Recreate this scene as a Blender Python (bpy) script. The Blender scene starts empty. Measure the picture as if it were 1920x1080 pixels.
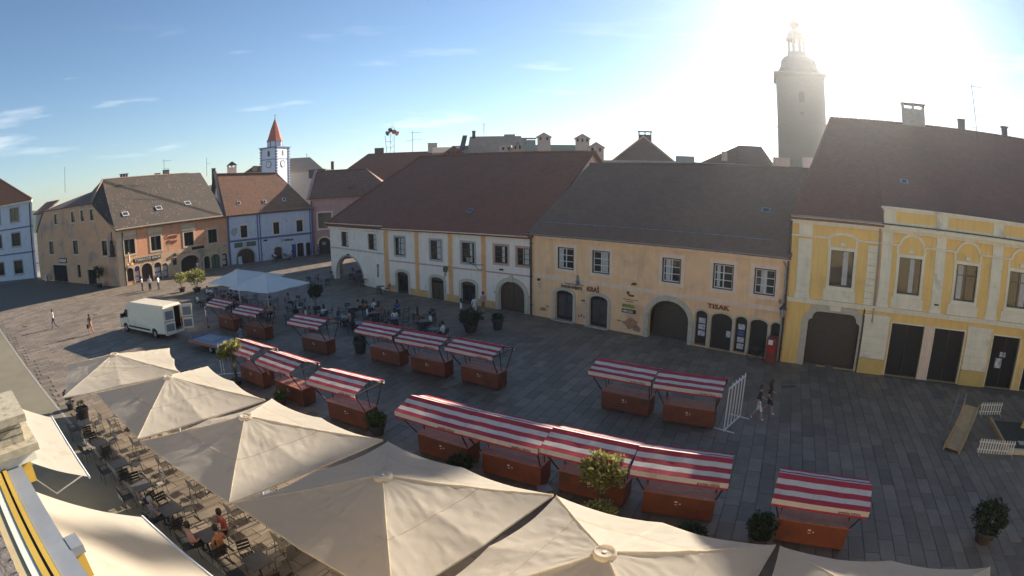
import bpy, bmesh, math, random
from mathutils import Vector, Matrix, noise
from mathutils.geometry import tessellate_polygon
random.seed(7)
sc = bpy.context.scene
COL = sc.collection
R = math.radians

# ---------------------------------------------------------------- camera, light, exposure
EYE = Vector((0, 0, 10.3))
cam_data = bpy.data.cameras.new('camera')
cam = bpy.data.objects.new('camera', cam_data)
COL.objects.link(cam)
sc.camera = cam
cam.location = EYE
cam.rotation_euler = (Matrix.Rotation(math.pi / 2 - 0.192221, 4, 'X') @ Matrix.Rotation(-0.0080585, 4, 'Z')).to_euler()
# wide webcam lens with barrel distortion: theta = r/f + 0.05 (r/f)^3, f = 1030.46 px of 1920
cam_data.type = 'PANO'
cam_data.panorama_type = 'FISHEYE_LENS_POLYNOMIAL'
cam_data.sensor_width = 36
cam_data.sensor_fit = 'HORIZONTAL'
cam_data.fisheye_fov = math.pi
KL = (1920 / 36) / 1030.46
cam_data.fisheye_polynomial_k0 = 0
cam_data.fisheye_polynomial_k1 = -KL
cam_data.fisheye_polynomial_k2 = 0
cam_data.fisheye_polynomial_k3 = -0.05 * KL ** 3
cam_data.fisheye_polynomial_k4 = 0
cam_data.clip_end = 5000

SUN_AZ, SUN_EL = R(36.0), R(20.5)
sun_dir = Vector((math.sin(SUN_AZ) * math.cos(SUN_EL), math.cos(SUN_AZ) * math.cos(SUN_EL), math.sin(SUN_EL)))
sun_data = bpy.data.lights.new('sun', 'SUN')
sun_data.energy = 4.1
sun_data.angle = R(0.53)
sun_data.color = (1.0, 0.90, 0.76)
sun = bpy.data.objects.new('sun', sun_data)
COL.objects.link(sun)
sun.rotation_euler = sun_dir.to_track_quat('Z', 'Y').to_euler()

world = bpy.data.worlds.new('World')
sc.world = world
world.use_nodes = True
wn = world.node_tree
wn.nodes.clear()
def WN(t, **k):
    n = wn.nodes.new(t)
    for a, b in k.items(): setattr(n, a, b)
    return n
sky = WN('ShaderNodeTexSky', sky_type='NISHITA', sun_disc=False, sun_elevation=SUN_EL, sun_rotation=SUN_AZ,
         altitude=170, air_density=1.0, dust_density=0.0, ozone_density=3.0)
tc = WN('ShaderNodeTexCoord')
mp = WN('ShaderNodeMapping'); mp.inputs['Scale'].default_value = (1.6, 1.6, 13)
cn = WN('ShaderNodeTexNoise'); cn.inputs['Scale'].default_value = 1.9; cn.inputs['Detail'].default_value = 5; cn.inputs['Roughness'].default_value = 0.55
cr = WN('ShaderNodeValToRGB'); cr.color_ramp.elements[0].position = 0.58; cr.color_ramp.elements[1].position = 0.86
sep = WN('ShaderNodeSeparateXYZ')
band = WN('ShaderNodeValToRGB')
for p, v in ((0.0, 0.0), (0.06, 0.3), (0.12, 1.0), (0.22, 0.8), (0.32, 0.0)):
    e = band.color_ramp.elements.new(p) if p not in (0.0,) else band.color_ramp.elements[0]
    e.position = p; e.color = (v, v, v, 1)
band.color_ramp.elements[-1].color = (0, 0, 0, 1)
mul = WN('ShaderNodeMath', operation='MULTIPLY')
mixc = WN('ShaderNodeMixRGB'); mixc.inputs[2].default_value = (8.5, 8.6, 8.8, 1)
bg = WN('ShaderNodeBackground'); bg.inputs['Strength'].default_value = 0.05
out = WN('ShaderNodeOutputWorld')
L = wn.links.new
L(tc.outputs['Generated'], mp.inputs[0]); L(mp.outputs[0], cn.inputs['Vector']); L(cn.outputs['Fac'], cr.inputs[0])
L(tc.outputs['Generated'], sep.inputs[0]); L(sep.outputs['Z'], band.inputs[0])
L(cr.outputs[0], mul.inputs[0]); L(band.outputs[0], mul.inputs[1])
L(mul.outputs[0], mixc.inputs[0]); L(sky.outputs[0], mixc.inputs[1]); L(mixc.outputs[0], bg.inputs[0]); L(bg.outputs[0], out.inputs[0])

vs = sc.view_settings
vs.view_transform = 'Standard'; vs.look = 'None'; vs.gamma = 1; vs.use_curve_mapping = False
vs.exposure = 1.66
sc.render.engine = 'CYCLES'
sc.cycles.max_bounces = 6
sc.cycles.use_denoising = True

# ---------------------------------------------------------------- helpers
class B:
    """collects faces and links them as one mesh object"""
    def __init__(s): s.v = []; s.f = []; s.m = []
    def face(s, pts, mi=0):
        n = len(s.v); s.v += [tuple(p) for p in pts]; s.f.append(tuple(range(n, n + len(pts)))); s.m.append(mi)
    def box(s, x0, x1, y0, y1, z0, z1, mi=0, M=None):
        p = [Vector((x, y, z)) for z in (z0, z1) for y in (y0, y1) for x in (x0, x1)]
        if M is not None: p = [M @ q for q in p]
        n = len(s.v); s.v += [tuple(q) for q in p]
        for f in ((0, 2, 3, 1), (4, 5, 7, 6), (0, 1, 5, 4), (2, 6, 7, 3), (0, 4, 6, 2), (1, 3, 7, 5)):
            s.f.append(tuple(n + i for i in f)); s.m.append(mi)
        return s
    def prism(s, poly, y0, y1, mi=0, M=None):
        """polygon in x,z pushed from y0 to y1"""
        a = [Vector((x, y0, z)) for x, z in poly]; b = [Vector((x, y1, z)) for x, z in poly]
        if M is not None: a = [M @ q for q in a]; b = [M @ q for q in b]
        k = len(poly)
        s.face(a, mi); s.face(b[::-1], mi)
        for i in range(k):
            j = (i + 1) % k; s.face([a[j], a[i], b[i], b[j]], mi)
        return s
    def slab(s, pts, t, mi=0):
        """thick sheet: polygon and its copy t below along the normal"""
        p = [Vector(q) for q in pts]
        n = Vector((0, 0, 0))
        for i in range(len(p)): n += p[i].cross(p[(i + 1) % len(p)])
        n.normalize()
        if n.z < 0: p = p[::-1]; n = -n
        q = [a - n * t for a in p]
        s.face(p, mi); s.face(q[::-1], mi)
        for i in range(len(p)):
            j = (i + 1) % len(p); s.face([p[j], p[i], q[i], q[j]], mi)
        return s
    def cyl(s, p0, p1, r0, r1=None, n=8, mi=0, cap=True):
        p0 = Vector(p0); p1 = Vector(p1); r1 = r0 if r1 is None else r1
        d = (p1 - p0).normalized(); a = d.orthogonal().normalized(); b = d.cross(a)
        k = len(s.v)
        for p, r in ((p0, r0), (p1, r1)):
            for i in range(n):
                t = 2 * math.pi * i / n; s.v.append(tuple(p + a * (r * math.cos(t)) + b * (r * math.sin(t))))
        for i in range(n):
            j = (i + 1) % n; s.f.append((k + i, k + j, k + n + j, k + n + i)); s.m.append(mi)
        if cap:
            s.f.append(tuple(k + i for i in range(n))[::-1]); s.m.append(mi)
            s.f.append(tuple(k + n + i for i in range(n))); s.m.append(mi)
        return s
    def path(s, pts, r, n=6, mi=0):
        for a, b in zip(pts, pts[1:]): s.cyl(a, b, r, r, n, mi)
        return s
    def lathe(s, prof, c=(0, 0, 0), n=12, mi=0, M=None):
        k = len(s.v); m = len(prof)
        for r, z in prof:
            for i in range(n):
                t = 2 * math.pi * i / n
                q = Vector((c[0] + r * math.cos(t), c[1] + r * math.sin(t), c[2] + z))
                s.v.append(tuple(M @ q if M is not None else q))
        for a in range(m - 1):
            for i in range(n):
                j = (i + 1) % n; s.f.append((k + a * n + i, k + a * n + j, k + (a + 1) * n + j, k + (a + 1) * n + i)); s.m.append(mi)
        s.f.append(tuple(k + i for i in range(n))[::-1]); s.m.append(mi)
        s.f.append(tuple(k + (m - 1) * n + i for i in range(n))); s.m.append(mi)
        return s
    def wall(s, outer, holes, y=0.0, depth=0.3, mi=0, rmi=None):
        """wall face in x,z with real openings and their reveals"""
        rmi = mi if rmi is None else rmi
        loops = [outer] + holes
        pts = [p for l in loops for p in l]
        tri = tessellate_polygon([[Vector((x, z, 0)) for x, z in l] for l in loops])
        k = len(s.v); s.v += [(x, y, z) for x, z in pts]
        for t in tri:
            a, b, c = (Vector(pts[i]) for i in t)
            cr_ = (b - a).x * (c - a).y - (b - a).y * (c - a).x
            t = t if cr_ > 0 else t[::-1]
            s.f.append(tuple(k + i for i in t)); s.m.append(mi)
        for h in holes:
            for i in range(len(h)):
                a, b = h[i], h[(i + 1) % len(h)]
                s.face([(a[0], y, a[1]), (b[0], y, b[1]), (b[0], y + depth, b[1]), (a[0], y + depth, a[1])], rmi)
        return s
    def ring(s, o, i_, y0, y1, mi=0):
        """frame between two outlines with the same number of points, y0 front, y1 back"""
        n = len(o)
        for a in range(n):
            b = (a + 1) % n
            s.face([(o[a][0], y0, o[a][1]), (o[b][0], y0, o[b][1]), (i_[b][0], y0, i_[b][1]), (i_[a][0], y0, i_[a][1])], mi)
            s.face([(o[a][0], y1, o[a][1]), (o[b][0], y1, o[b][1]), (o[b][0], y0, o[b][1]), (o[a][0], y0, o[a][1])], mi)
            s.face([(i_[a][0], y0, i_[a][1]), (i_[b][0], y0, i_[b][1]), (i_[b][0], y1, i_[b][1]), (i_[a][0], y1, i_[a][1])], mi)
        return s
    def obj(s, name, mats, parent=None, smooth=False, loc=None, rot=None):
        me = bpy.data.meshes.new(name)
        me.from_pydata(s.v, [], s.f)
        mats = mats if isinstance(mats, (list, tuple)) else [mats]
        for m in mats: me.materials.append(m)
        if len(mats) > 1: me.polygons.foreach_set('material_index', s.m)
        if smooth: me.polygons.foreach_set('use_smooth', [True] * len(me.polygons))
        me.update()
        o = bpy.data.objects.new(name, me); COL.objects.link(o)
        if parent: o.parent = parent
        if loc is not None: o.location = loc
        if rot is not None: o.rotation_euler = rot
        return o

def thing(name, label, cat, loc=(0, 0, 0), rz=0.0, group=None):
    o = bpy.data.objects.new(name, None); COL.objects.link(o)
    o.location = loc; o.rotation_euler = (0, 0, rz); o.empty_display_size = 0.2
    o['label'] = label; o['category'] = cat
    if group: o['group'] = group
    return o
def tag(o, label, cat, group=None):
    o['label'] = label; o['category'] = cat
    if group: o['group'] = group
    return o
def struct(o): o['kind'] = 'structure'; return o
def stuff(o): o['kind'] = 'stuff'; return o
def tree(o):
    """children by parent, gathered once"""
    return [c for c in bpy.data.objects if c.parent == o]
def snapshot(o):
    return (o, [snapshot(c) for c in tree(o)])
def dup(snap, parent=None):
    o, ch = snap
    c = o.copy(); COL.objects.link(c)
    if parent is not None: c.parent = parent
    for k in ch: dup(k, c)
    return c
def place(snap, first, loc, rz, label, group=None, scale=None):
    o = snap[0] if first else dup(snap)
    o.location = loc; o.rotation_euler = (0, 0, rz); o['label'] = label
    if scale: o.scale = scale
    if group: o['group'] = group
    return o
_font = []
def text(parent, s, x, z, size, m, y=-0.03, rot=None, extrude=0.012, name='lettering', align='LEFT', shear=0.0, tilt=0.0, sx=1.0, loc=None):
    cu = bpy.data.curves.new(name, 'FONT'); cu.body = s; cu.size = size; cu.extrude = extrude; cu.align_x = align; cu.shear = shear; cu.offset = 0.006 * size * 2
    cu.materials.append(m); cu.resolution_u = 2
    o = bpy.data.objects.new(name, cu)
    me = bpy.data.meshes.new_from_object(o); bpy.data.objects.remove(o); bpy.data.curves.remove(cu)
    o = bpy.data.objects.new(name, me); COL.objects.link(o); o.parent = parent
    o.location = loc if loc is not None else (x, y, z); o.rotation_euler = rot if rot is not None else (math.pi / 2, tilt, 0); o.scale = (sx, 1, 1)
    return o

# ---------------------------------------------------------------- materials
def mat(name, col, rough=0.8, var=0.15, scale=2.0, bump=0.0, bscale=30.0, metal=0.0, dirt=None, dscale=0.6, dthr=0.62, island=0.0, spec=None, coat=0.0, trans=0.0, streak=0.0, orand=0.0, worn=0.0):
    m = bpy.data.materials.new(name); m.use_nodes = True
    nt = m.node_tree; N = nt.nodes.new; K = nt.links.new
    bs = nt.nodes['Principled BSDF']
    bs.inputs['Roughness'].default_value = rough; bs.inputs['Metallic'].default_value = metal
    if spec is not None: bs.inputs['Specular IOR Level'].default_value = spec
    if coat: bs.inputs['Coat Weight'].default_value = coat
    co = N('ShaderNodeTexCoord')
    cvec = co.outputs['Object']
    if orand:
        oi = N('ShaderNodeObjectInfo'); os_ = N('ShaderNodeVectorMath'); os_.operation = 'ADD'
        om = N('ShaderNodeMath'); om.operation = 'MULTIPLY'; om.inputs[1].default_value = 57; K(oi.outputs['Random'], om.inputs[0])
        K(cvec, os_.inputs[0]); K(om.outputs[0], os_.inputs[1]); cvec = os_.outputs[0]
    src = None
    rgb = N('ShaderNodeRGB'); rgb.outputs[0].default_value = (*col, 1); src = rgb.outputs[0]
    if var:
        nz = N('ShaderNodeTexNoise'); nz.inputs['Scale'].default_value = scale; nz.inputs['Detail'].default_value = 6; nz.inputs['Roughness'].default_value = 0.65
        K(cvec, nz.inputs['Vector'])
        mr = N('ShaderNodeMapRange'); mr.inputs[1].default_value = 0.3; mr.inputs[2].default_value = 0.7; mr.inputs[3].default_value = 1 - var; mr.inputs[4].default_value = 1 + var
        K(nz.outputs['Fac'], mr.inputs[0])
        mx = N('ShaderNodeVectorMath'); mx.operation = 'SCALE'; K(src, mx.inputs[0]); K(mr.outputs[0], mx.inputs['Scale']); src = mx.outputs[0]
    if dirt:
        nz2 = N('ShaderNodeTexNoise'); nz2.inputs['Scale'].default_value = dscale; nz2.inputs['Detail'].default_value = 8; nz2.inputs['Roughness'].default_value = 0.6
        K(cvec, nz2.inputs['Vector'])
        mr2 = N('ShaderNodeMapRange'); mr2.inputs[1].default_value = dthr - 0.03; mr2.inputs[2].default_value = dthr + 0.08
        K(nz2.outputs['Fac'], mr2.inputs[0])
        mm = N('ShaderNodeMixRGB'); mm.inputs[2].default_value = (*dirt, 1); K(mr2.outputs[0], mm.inputs[0]); K(src, mm.inputs[1]); src = mm.outputs[0]
    if island:
        ge = N('ShaderNodeNewGeometry')
        mr3 = N('ShaderNodeMapRange'); mr3.inputs[3].default_value = 1 - island; mr3.inputs[4].default_value = 1 + island
        K(ge.outputs['Random Per Island'], mr3.inputs[0])
        m3 = N('ShaderNodeVectorMath'); m3.operation = 'SCALE'; K(src, m3.inputs[0]); K(mr3.outputs[0], m3.inputs['Scale']); src = m3.outputs[0]
    if orand:
        mo = N('ShaderNodeMapRange'); mo.inputs[3].default_value = 1 - orand; mo.inputs[4].default_value = 1 + orand; K(oi.outputs['Random'], mo.inputs[0])
        vo = N('ShaderNodeVectorMath'); vo.operation = 'SCALE'; K(src, vo.inputs[0]); K(mo.outputs[0], vo.inputs['Scale']); src = vo.outputs[0]
    if worn:
        gw = N('ShaderNodeNewGeometry'); nw = N('ShaderNodeTexNoise'); nw.inputs['Scale'].default_value = .16; nw.inputs['Detail'].default_value = 9; nw.inputs['Roughness'].default_value = .68; K(gw.outputs['Position'], nw.inputs['Vector'])
        mw = N('ShaderNodeMapRange'); mw.inputs[1].default_value = .32; mw.inputs[2].default_value = .68; mw.inputs[3].default_value = 1 - worn; mw.inputs[4].default_value = 1 + worn; K(nw.outputs['Fac'], mw.inputs[0])
        vw = N('ShaderNodeVectorMath'); vw.operation = 'SCALE'; K(src, vw.inputs[0]); K(mw.outputs[0], vw.inputs['Scale']); src = vw.outputs[0]
    if streak or name.startswith(('plaster', 'trim')):
        mp_ = N('ShaderNodeMapping'); mp_.inputs['Scale'].default_value = (2.6, 2.6, .22); K(co.outputs['Object'], mp_.inputs[0])
        n4_ = N('ShaderNodeTexNoise'); n4_.inputs['Scale'].default_value = 1.6; n4_.inputs['Detail'].default_value = 7; n4_.inputs['Roughness'].default_value = .7; K(mp_.outputs[0], n4_.inputs['Vector'])
        m4 = N('ShaderNodeMapRange'); m4.inputs[1].default_value = .46; m4.inputs[2].default_value = .72; m4.inputs[3].default_value = 1.02; m4.inputs[4].default_value = .86; K(n4_.outputs['Fac'], m4.inputs[0])
        v4 = N('ShaderNodeVectorMath'); v4.operation = 'SCALE'; K(src, v4.inputs[0]); K(m4.outputs[0], v4.inputs['Scale']); src = v4.outputs[0]
    K(src, bs.inputs['Base Color'])
    if bump:
        nb = N('ShaderNodeTexNoise'); nb.inputs['Scale'].default_value = bscale; nb.inputs['Detail'].default_value = 4
        K(co.outputs['Object'], nb.inputs['Vector'])
        bp = N('ShaderNodeBump'); bp.inputs['Strength'].default_value = bump; bp.inputs['Distance'].default_value = 0.05
        K(nb.outputs['Fac'], bp.inputs['Height']); K(bp.outputs[0], bs.inputs['Normal'])
    if trans:
        bs.inputs['Transmission Weight'].default_value = 0
        tr = N('ShaderNodeBsdfTranslucent'); K(src, tr.inputs[0])
        ms = N('ShaderNodeMixShader'); ms.inputs[0].default_value = trans
        K(bs.outputs[0], ms.inputs[1]); K(tr.outputs[0], ms.inputs[2]); K(ms.outputs[0], nt.nodes['Material Output'].inputs[0])
    return m

def tilemat(name, c1, c2, c3, row=0.22, colw=0.18, moss=0.5, rowdark=0.72, blotch=0.5, bump=0.35, zs=1.55, speck=0.0, spc=(.35, .27, .2)):
    """clay tiles in courses along the slope; object x runs along the ridge"""
    m = bpy.data.materials.new(name); m.use_nodes = True
    nt = m.node_tree; N = nt.nodes.new; K = nt.links.new
    bs = nt.nodes['Principled BSDF']; bs.inputs['Roughness'].default_value = 0.85
    co = N('ShaderNodeTexCoord'); sp = N('ShaderNodeSeparateXYZ'); K(co.outputs['Object'], sp.inputs[0])
    mz = N('ShaderNodeMath'); mz.operation = 'MULTIPLY'; mz.inputs[1].default_value = zs; K(sp.outputs[2], mz.inputs[0])
    ad = N('ShaderNodeMath'); ad.operation = 'ADD'; K(sp.outputs[0], ad.inputs[0]); ad.inputs[1].default_value = 100
    az = N('ShaderNodeMath'); az.operation = 'ADD'; K(mz.outputs[0], az.inputs[0]); az.inputs[1].default_value = 100
    cb = N('ShaderNodeCombineXYZ'); K(ad.outputs[0], cb.inputs[0]); K(az.outputs[0], cb.inputs[1])
    br = N('ShaderNodeTexBrick'); K(cb.outputs[0], br.inputs['Vector'])
    br.inputs['Scale'].default_value = 1; br.inputs['Brick Width'].default_value = colw; br.inputs['Row Height'].default_value = row
    br.inputs['Mortar Size'].default_value = row * 0.13; br.inputs['Mortar Smooth'].default_value = 0.3; br.inputs['Bias'].default_value = 0
    br.inputs['Color1'].default_value = (*c1, 1); br.inputs['Color2'].default_value = (*c2, 1)
    br.inputs['Mortar'].default_value = tuple(x * rowdark for x in c1) + (1,)
    nz = N('ShaderNodeTexNoise'); nz.inputs['Scale'].default_value = 0.45; nz.inputs['Detail'].default_value = 9; nz.inputs['Roughness'].default_value = 0.7
    K(co.outputs['Object'], nz.inputs['Vector'])
    mr = N('ShaderNodeMapRange'); mr.inputs[1].default_value = blotch - 0.08; mr.inputs[2].default_value = blotch + 0.12; mr.inputs[4].default_value = moss
    K(nz.outputs['Fac'], mr.inputs[0])
    mm = N('ShaderNodeMixRGB'); mm.inputs[2].default_value = (*c3, 1); K(mr.outputs[0], mm.inputs[0]); K(br.outputs['Color'], mm.inputs[1])
    fin = mm.outputs[0]
    nl = N('ShaderNodeTexNoise'); nl.inputs['Scale'].default_value = 2.2; nl.inputs['Detail'].default_value = 8; nl.inputs['Roughness'].default_value = .75; K(co.outputs['Object'], nl.inputs['Vector'])
    ml = N('ShaderNodeMapRange'); ml.inputs[1].default_value = .3; ml.inputs[2].default_value = .7; ml.inputs[3].default_value = .85; ml.inputs[4].default_value = 1.15; K(nl.outputs['Fac'], ml.inputs[0])
    vl = N('ShaderNodeVectorMath'); vl.operation = 'SCALE'; K(fin, vl.inputs[0]); K(ml.outputs[0], vl.inputs['Scale']); fin = vl.outputs[0]
    if speck:
        sn = N('ShaderNodeVectorMath'); sn.operation = 'SNAP'; sn.inputs[1].default_value = (colw, row, 1); K(cb.outputs[0], sn.inputs[0])
        wnz = N('ShaderNodeTexWhiteNoise'); wnz.noise_dimensions = '3D'; K(sn.outputs[0], wnz.inputs['Vector'])
        gt = N('ShaderNodeMath'); gt.operation = 'GREATER_THAN'; gt.inputs[1].default_value = 1 - speck; K(wnz.outputs['Value'], gt.inputs[0])
        g2 = N('ShaderNodeMath'); g2.operation = 'MULTIPLY'; g2.inputs[1].default_value = .65; K(gt.outputs[0], g2.inputs[0])
        ms_ = N('ShaderNodeMixRGB'); ms_.inputs[2].default_value = (*spc, 1); K(g2.outputs[0], ms_.inputs[0]); K(fin, ms_.inputs[1]); fin = ms_.outputs[0]
    K(fin, bs.inputs['Base Color'])
    bp = N('ShaderNodeBump'); bp.inputs['Strength'].default_value = bump; bp.inputs['Distance'].default_value = 0.03; bp.invert = True
    K(br.outputs['Fac'], bp.inputs['Height']); K(bp.outputs[0], bs.inputs['Normal'])
    return m

def explode(o, name=None):
    """splits a mesh into one object per loose piece"""
    me = o.data; par = {}
    def f(a):
        while par.setdefault(a, a) != a: par[a] = par[par[a]]; a = par[a]
        return a
    key = [tuple(round(c, 4) for c in v.co) for v in me.vertices]
    for p in me.polygons:
        for v in p.vertices: par[f(key[v])] = f(key[p.vertices[0]])
    grp = {}
    for p in me.polygons: grp.setdefault(f(key[p.vertices[0]]), []).append(p)
    if len(grp) < 2: return
    nm = name or o.name.split('.')[0]
    for ps in grp.values():
        q = B()
        for p in ps: q.face([tuple(me.vertices[v].co) for v in p.vertices], p.material_index)
        n = q.obj(nm, list(me.materials), o.parent); n.matrix_local = o.matrix_local.copy()
        if me.polygons[0].use_smooth: n.data.polygons.foreach_set('use_smooth', [True] * len(n.data.polygons))
    bpy.data.objects.remove(o)
M = {}
def add(k, *a, **kw): M[k] = mat(k, *a, **kw)
add('plaster_white', (.78, .66, .54), var=.10, scale=1.2, bump=.15, dirt=(.36, .35, .33), dthr=.66)
add('plaster_lilac', (.80, .66, .55), var=.06, scale=1.0, bump=.1, dirt=(.42, .40, .39), dthr=.68)
add('plaster_blue', (.58, .58, .62), var=.08, scale=1.0, bump=.1, dirt=(.33, .34, .38), dthr=.64)
add('trim_blue', (.13, .15, .27), var=.1)
add('plaster_beige', (.86, .51, .26), var=.08, scale=.8, bump=.15, dirt=(.70, .40, .22), dscale=.35, dthr=.56)
add('trim_beige', (.82, .57, .40), var=.08, bump=.1)
add('stone', (.52, .43, .31), var=.15, scale=3, bump=.2)
add('plaster_peeled', (.42, .20, .10), var=.2, scale=5)
add('plaster_yellow', (.84, .51, .15), var=.07, scale=.9, bump=.12, dirt=(.66, .42, .13), dscale=.5, dthr=.60)
add('trim_cream', (.80, .68, .48), var=.08, scale=1.5, bump=.1, dirt=(.45, .40, .32), dthr=.64)
add('ochre', (.64, .42, .12), var=.1)
add('plaster_orange', (.72, .36, .14), var=.1, scale=2)
add('plaster_orange_base', (.66, .38, .15), var=.18, scale=1.5, dirt=(.34, .22, .14), dthr=.58)
add('trim_pink', (.50, .30, .22), var=.1)
add('plaster_peach', (.72, .33, .17), var=.10, scale=1.1, bump=.12, dirt=(.40, .27, .18), dscale=.4, dthr=.58)
add('plaster_peach_low', (.64, .41, .24), var=.14, scale=1.3, bump=.15, dirt=(.32, .24, .17), dscale=.6, dthr=.56)
add('plaster_peach_side', (.64, .35, .19), var=.10, scale=.6, bump=.12, dirt=(.34, .25, .19), dscale=.3, dthr=.55)
add('trim_peach', (.62, .47, .31), var=.1)
add('plaster_pink', (.54, .28, .26), var=.08, scale=.8)
add('plaster_grey', (.40, .37, .34), var=.14, scale=.8)
add('glass_dark', (.020, .018, .018), rough=.06, var=0, spec=.5, bump=.12, bscale=1.6)
add('glass_grey', (.06, .057, .055), rough=.12, var=.35, scale=1.2, spec=.6)
add('curtain', (.55, .52, .46), var=.2, scale=6)
add('sash_white', (.62, .60, .55), var=.05)
add('sash_dark', (.055, .03, .022), var=.2)
add('sash_brown', (.11, .05, .03), var=.2)
add('door_dark', (.045, .028, .02), var=.3, scale=4, rough=.6)
add('door_brown', (.085, .045, .028), var=.25, scale=4, rough=.6)
add('interior', (.03, .025, .022), var=.3)
add('metal_dark', (.03, .028, .03), rough=.5, var=.2)
add('metal_grey', (.22, .23, .25), rough=.45, var=.15, metal=.4)
add('gutter', (.30, .27, .24), rough=.5, var=.2)
add('metal_white', (.70, .69, .66), rough=.4, var=.05)
add('black', (.012, .012, .013), rough=.6, var=0)
add('sign_black', (.022, .018, .016), rough=.5, var=.1)
add('letter_white', (.75, .70, .60), var=0)
add('letter_dark', (.03, .02, .02), var=0)
add('letter_red', (.16, .025, .02), var=0)
add('letter_brown', (.13, .06, .03), var=0)
add('sign_yellow', (.42, .38, .08), var=.05)
add('blue_sign', (.06, .07, .20), var=.1)
add('purple', (.09, .07, .22), var=.3, scale=2)
add('poster', (.50, .48, .46), var=.6, scale=5)
add('poster_green', (.10, .14, .07), var=.5, scale=5)
add('red_machine', (.38, .045, .03), var=.2, rough=.35)
add('chimney', (.42, .36, .30), var=.15, scale=3)
add('chimney_brick', (.30, .14, .09), var=.2, scale=4)
add('chimney_dark', (.09, .075, .07), var=.2)
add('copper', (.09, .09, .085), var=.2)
add('tower_white', (.62, .64, .70), var=.06)
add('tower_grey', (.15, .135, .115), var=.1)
add('spire_red', (.42, .10, .05), var=.12, scale=1)
add('concrete_dark', (.14, .14, .16), var=.15)
add('foliage_far', (.05, .07, .035), var=.4, scale=.3)
M['tile_brown'] = tilemat('tile_brown', (.25, .092, .052), (.215, .080, .047), (.16, .072, .046), moss=.55, blotch=.52)
M['tile_grey'] = tilemat('tile_grey', (.225, .125, .078), (.195, .108, .068), (.15, .092, .060), moss=.6, blotch=.5)
M['tile_old'] = tilemat('tile_old', (.110, .072, .050), (.080, .054, .040), (.056, .048, .036), moss=.75, blotch=.47, speck=.03, spc=(.24, .17, .12))
M['tile_orange'] = tilemat('tile_orange', (.36, .165, .085), (.25, .115, .065), (.15, .10, .065), moss=.6, blotch=.54, speck=.06, spc=(.16, .09, .06))
M['tile_ruddy'] = tilemat('tile_ruddy', (.42, .20, .12), (.30, .13, .08), (.20, .12, .08), row=.42, moss=.35, rowdark=.3)
M['tile_bright'] = tilemat('tile_bright', (.46, .155, .06), (.38, .13, .055), (.25, .10, .05), moss=.3, blotch=.58)
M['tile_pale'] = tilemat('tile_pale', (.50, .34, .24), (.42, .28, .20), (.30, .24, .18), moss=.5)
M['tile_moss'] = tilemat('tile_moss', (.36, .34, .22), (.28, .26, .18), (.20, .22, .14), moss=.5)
# ---------------------------------------------------------------- ground and paving
E1 = Vector((math.cos(R(-28)), math.sin(R(-28)), 0)); E2 = Vector((-E1.y, E1.x, 0))
KERB0 = Vector((-24.38, 19.25, 0))
def kf(a, b, z=0.0):
    """point a metres along the kerb line and b metres into the square"""
    p = KERB0 + E1 * a + E2 * b; return Vector((p.x, p.y, z))
add('earth', (.16, .14, .12), var=.3, scale=.1)
add('slab_grey', (.190, .146, .104), var=.16, scale=1.4, rough=.62, bump=.1, bscale=12, island=.22, dirt=(.11, .10, .09), dscale=.5, dthr=.62, worn=.16)
add('joint', (.14, .11, .078), var=.2, scale=3)
add('footway', (.195, .165, .108), var=.08, scale=.5, rough=.85, bump=.2, bscale=40, dirt=(.165, .145, .105), dscale=.35, dthr=.55, worn=.12)
add('kerb_stone', (.30, .27, .22), var=.12, scale=3)
b = B(); b.face([(-1200, -1200, -.06), (1200, -1200, -.06), (1200, 1200, -.06), (-1200, 1200, -.06)])
struct(b.obj('ground', M['earth']))
b = B(); b.face([kf(-75, -30, -.02), kf(70, -30, -.02), kf(70, 90, -.02), kf(-75, 90, -.02)])
square = struct(b.obj('plaza_ground', M['joint']))
b = B(); b.box(-80, 90, -30, -.22, -.05, .006); 
fw = struct(b.obj('pavement', M['footway'], loc=KERB0, rot=(0, 0, R(-28))))
b = B()
k = -60.0
while k < 70:
    b.box(k, k + 1.18, -.2, -.02, -.05, .010); k += 1.2
kb = b.obj('kerb_stone', M['kerb_stone'], fw); stuff(kb)
SL, SW, G = 1.15, .56, .013
def slab_ok(c):
    x, y = c.x, c.y
    if y < 3 or y > 100 or x < -75 or x > 48: return False
    # behind the long row of houses
    if (x - 1.49) * .663 + (y - 41.9) * .7485 > .8 and x > -12: return False
    if (x - 16.4) * .5596 + (y - 28.7) * .8288 > .8 and x > 12: return False
    if x > -12.5 and (x + 12.2) * .5964 + (y - 52.06) * .8027 > .8: return False
    if (x + 50.8) * -.8831 + (y - 55.79) * .4692 > .8: return False
    # must fall in the picture's cone
    a = math.atan2(x, y)
    return -1.12 < a < 1.12
near_slabs = []; V = []; F = []
rnd = random.Random(3)
for i in range(int(-60 / SW), int(72 / SW)):
    off = (i % 2) * SL * .5 + ((i * 7) % 5) * .09
    for j in range(0, int(100 / SL)):
        cc = kf(i * SW, j * SL + off + SL / 2)
        if not slab_ok(cc): continue
        near_slabs.append((cc.x, cc.y, i))
def seen_open(x, y):
    return (x > 6.5 and y > 9) or y > 21
cand = sorted([s for s in near_slabs if seen_open(s[0], s[1])], key=lambda s: s[0] ** 2 + s[1] ** 2)[:300]
cs = set((round(s[0], 3), round(s[1], 3)) for s in cand)
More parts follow.
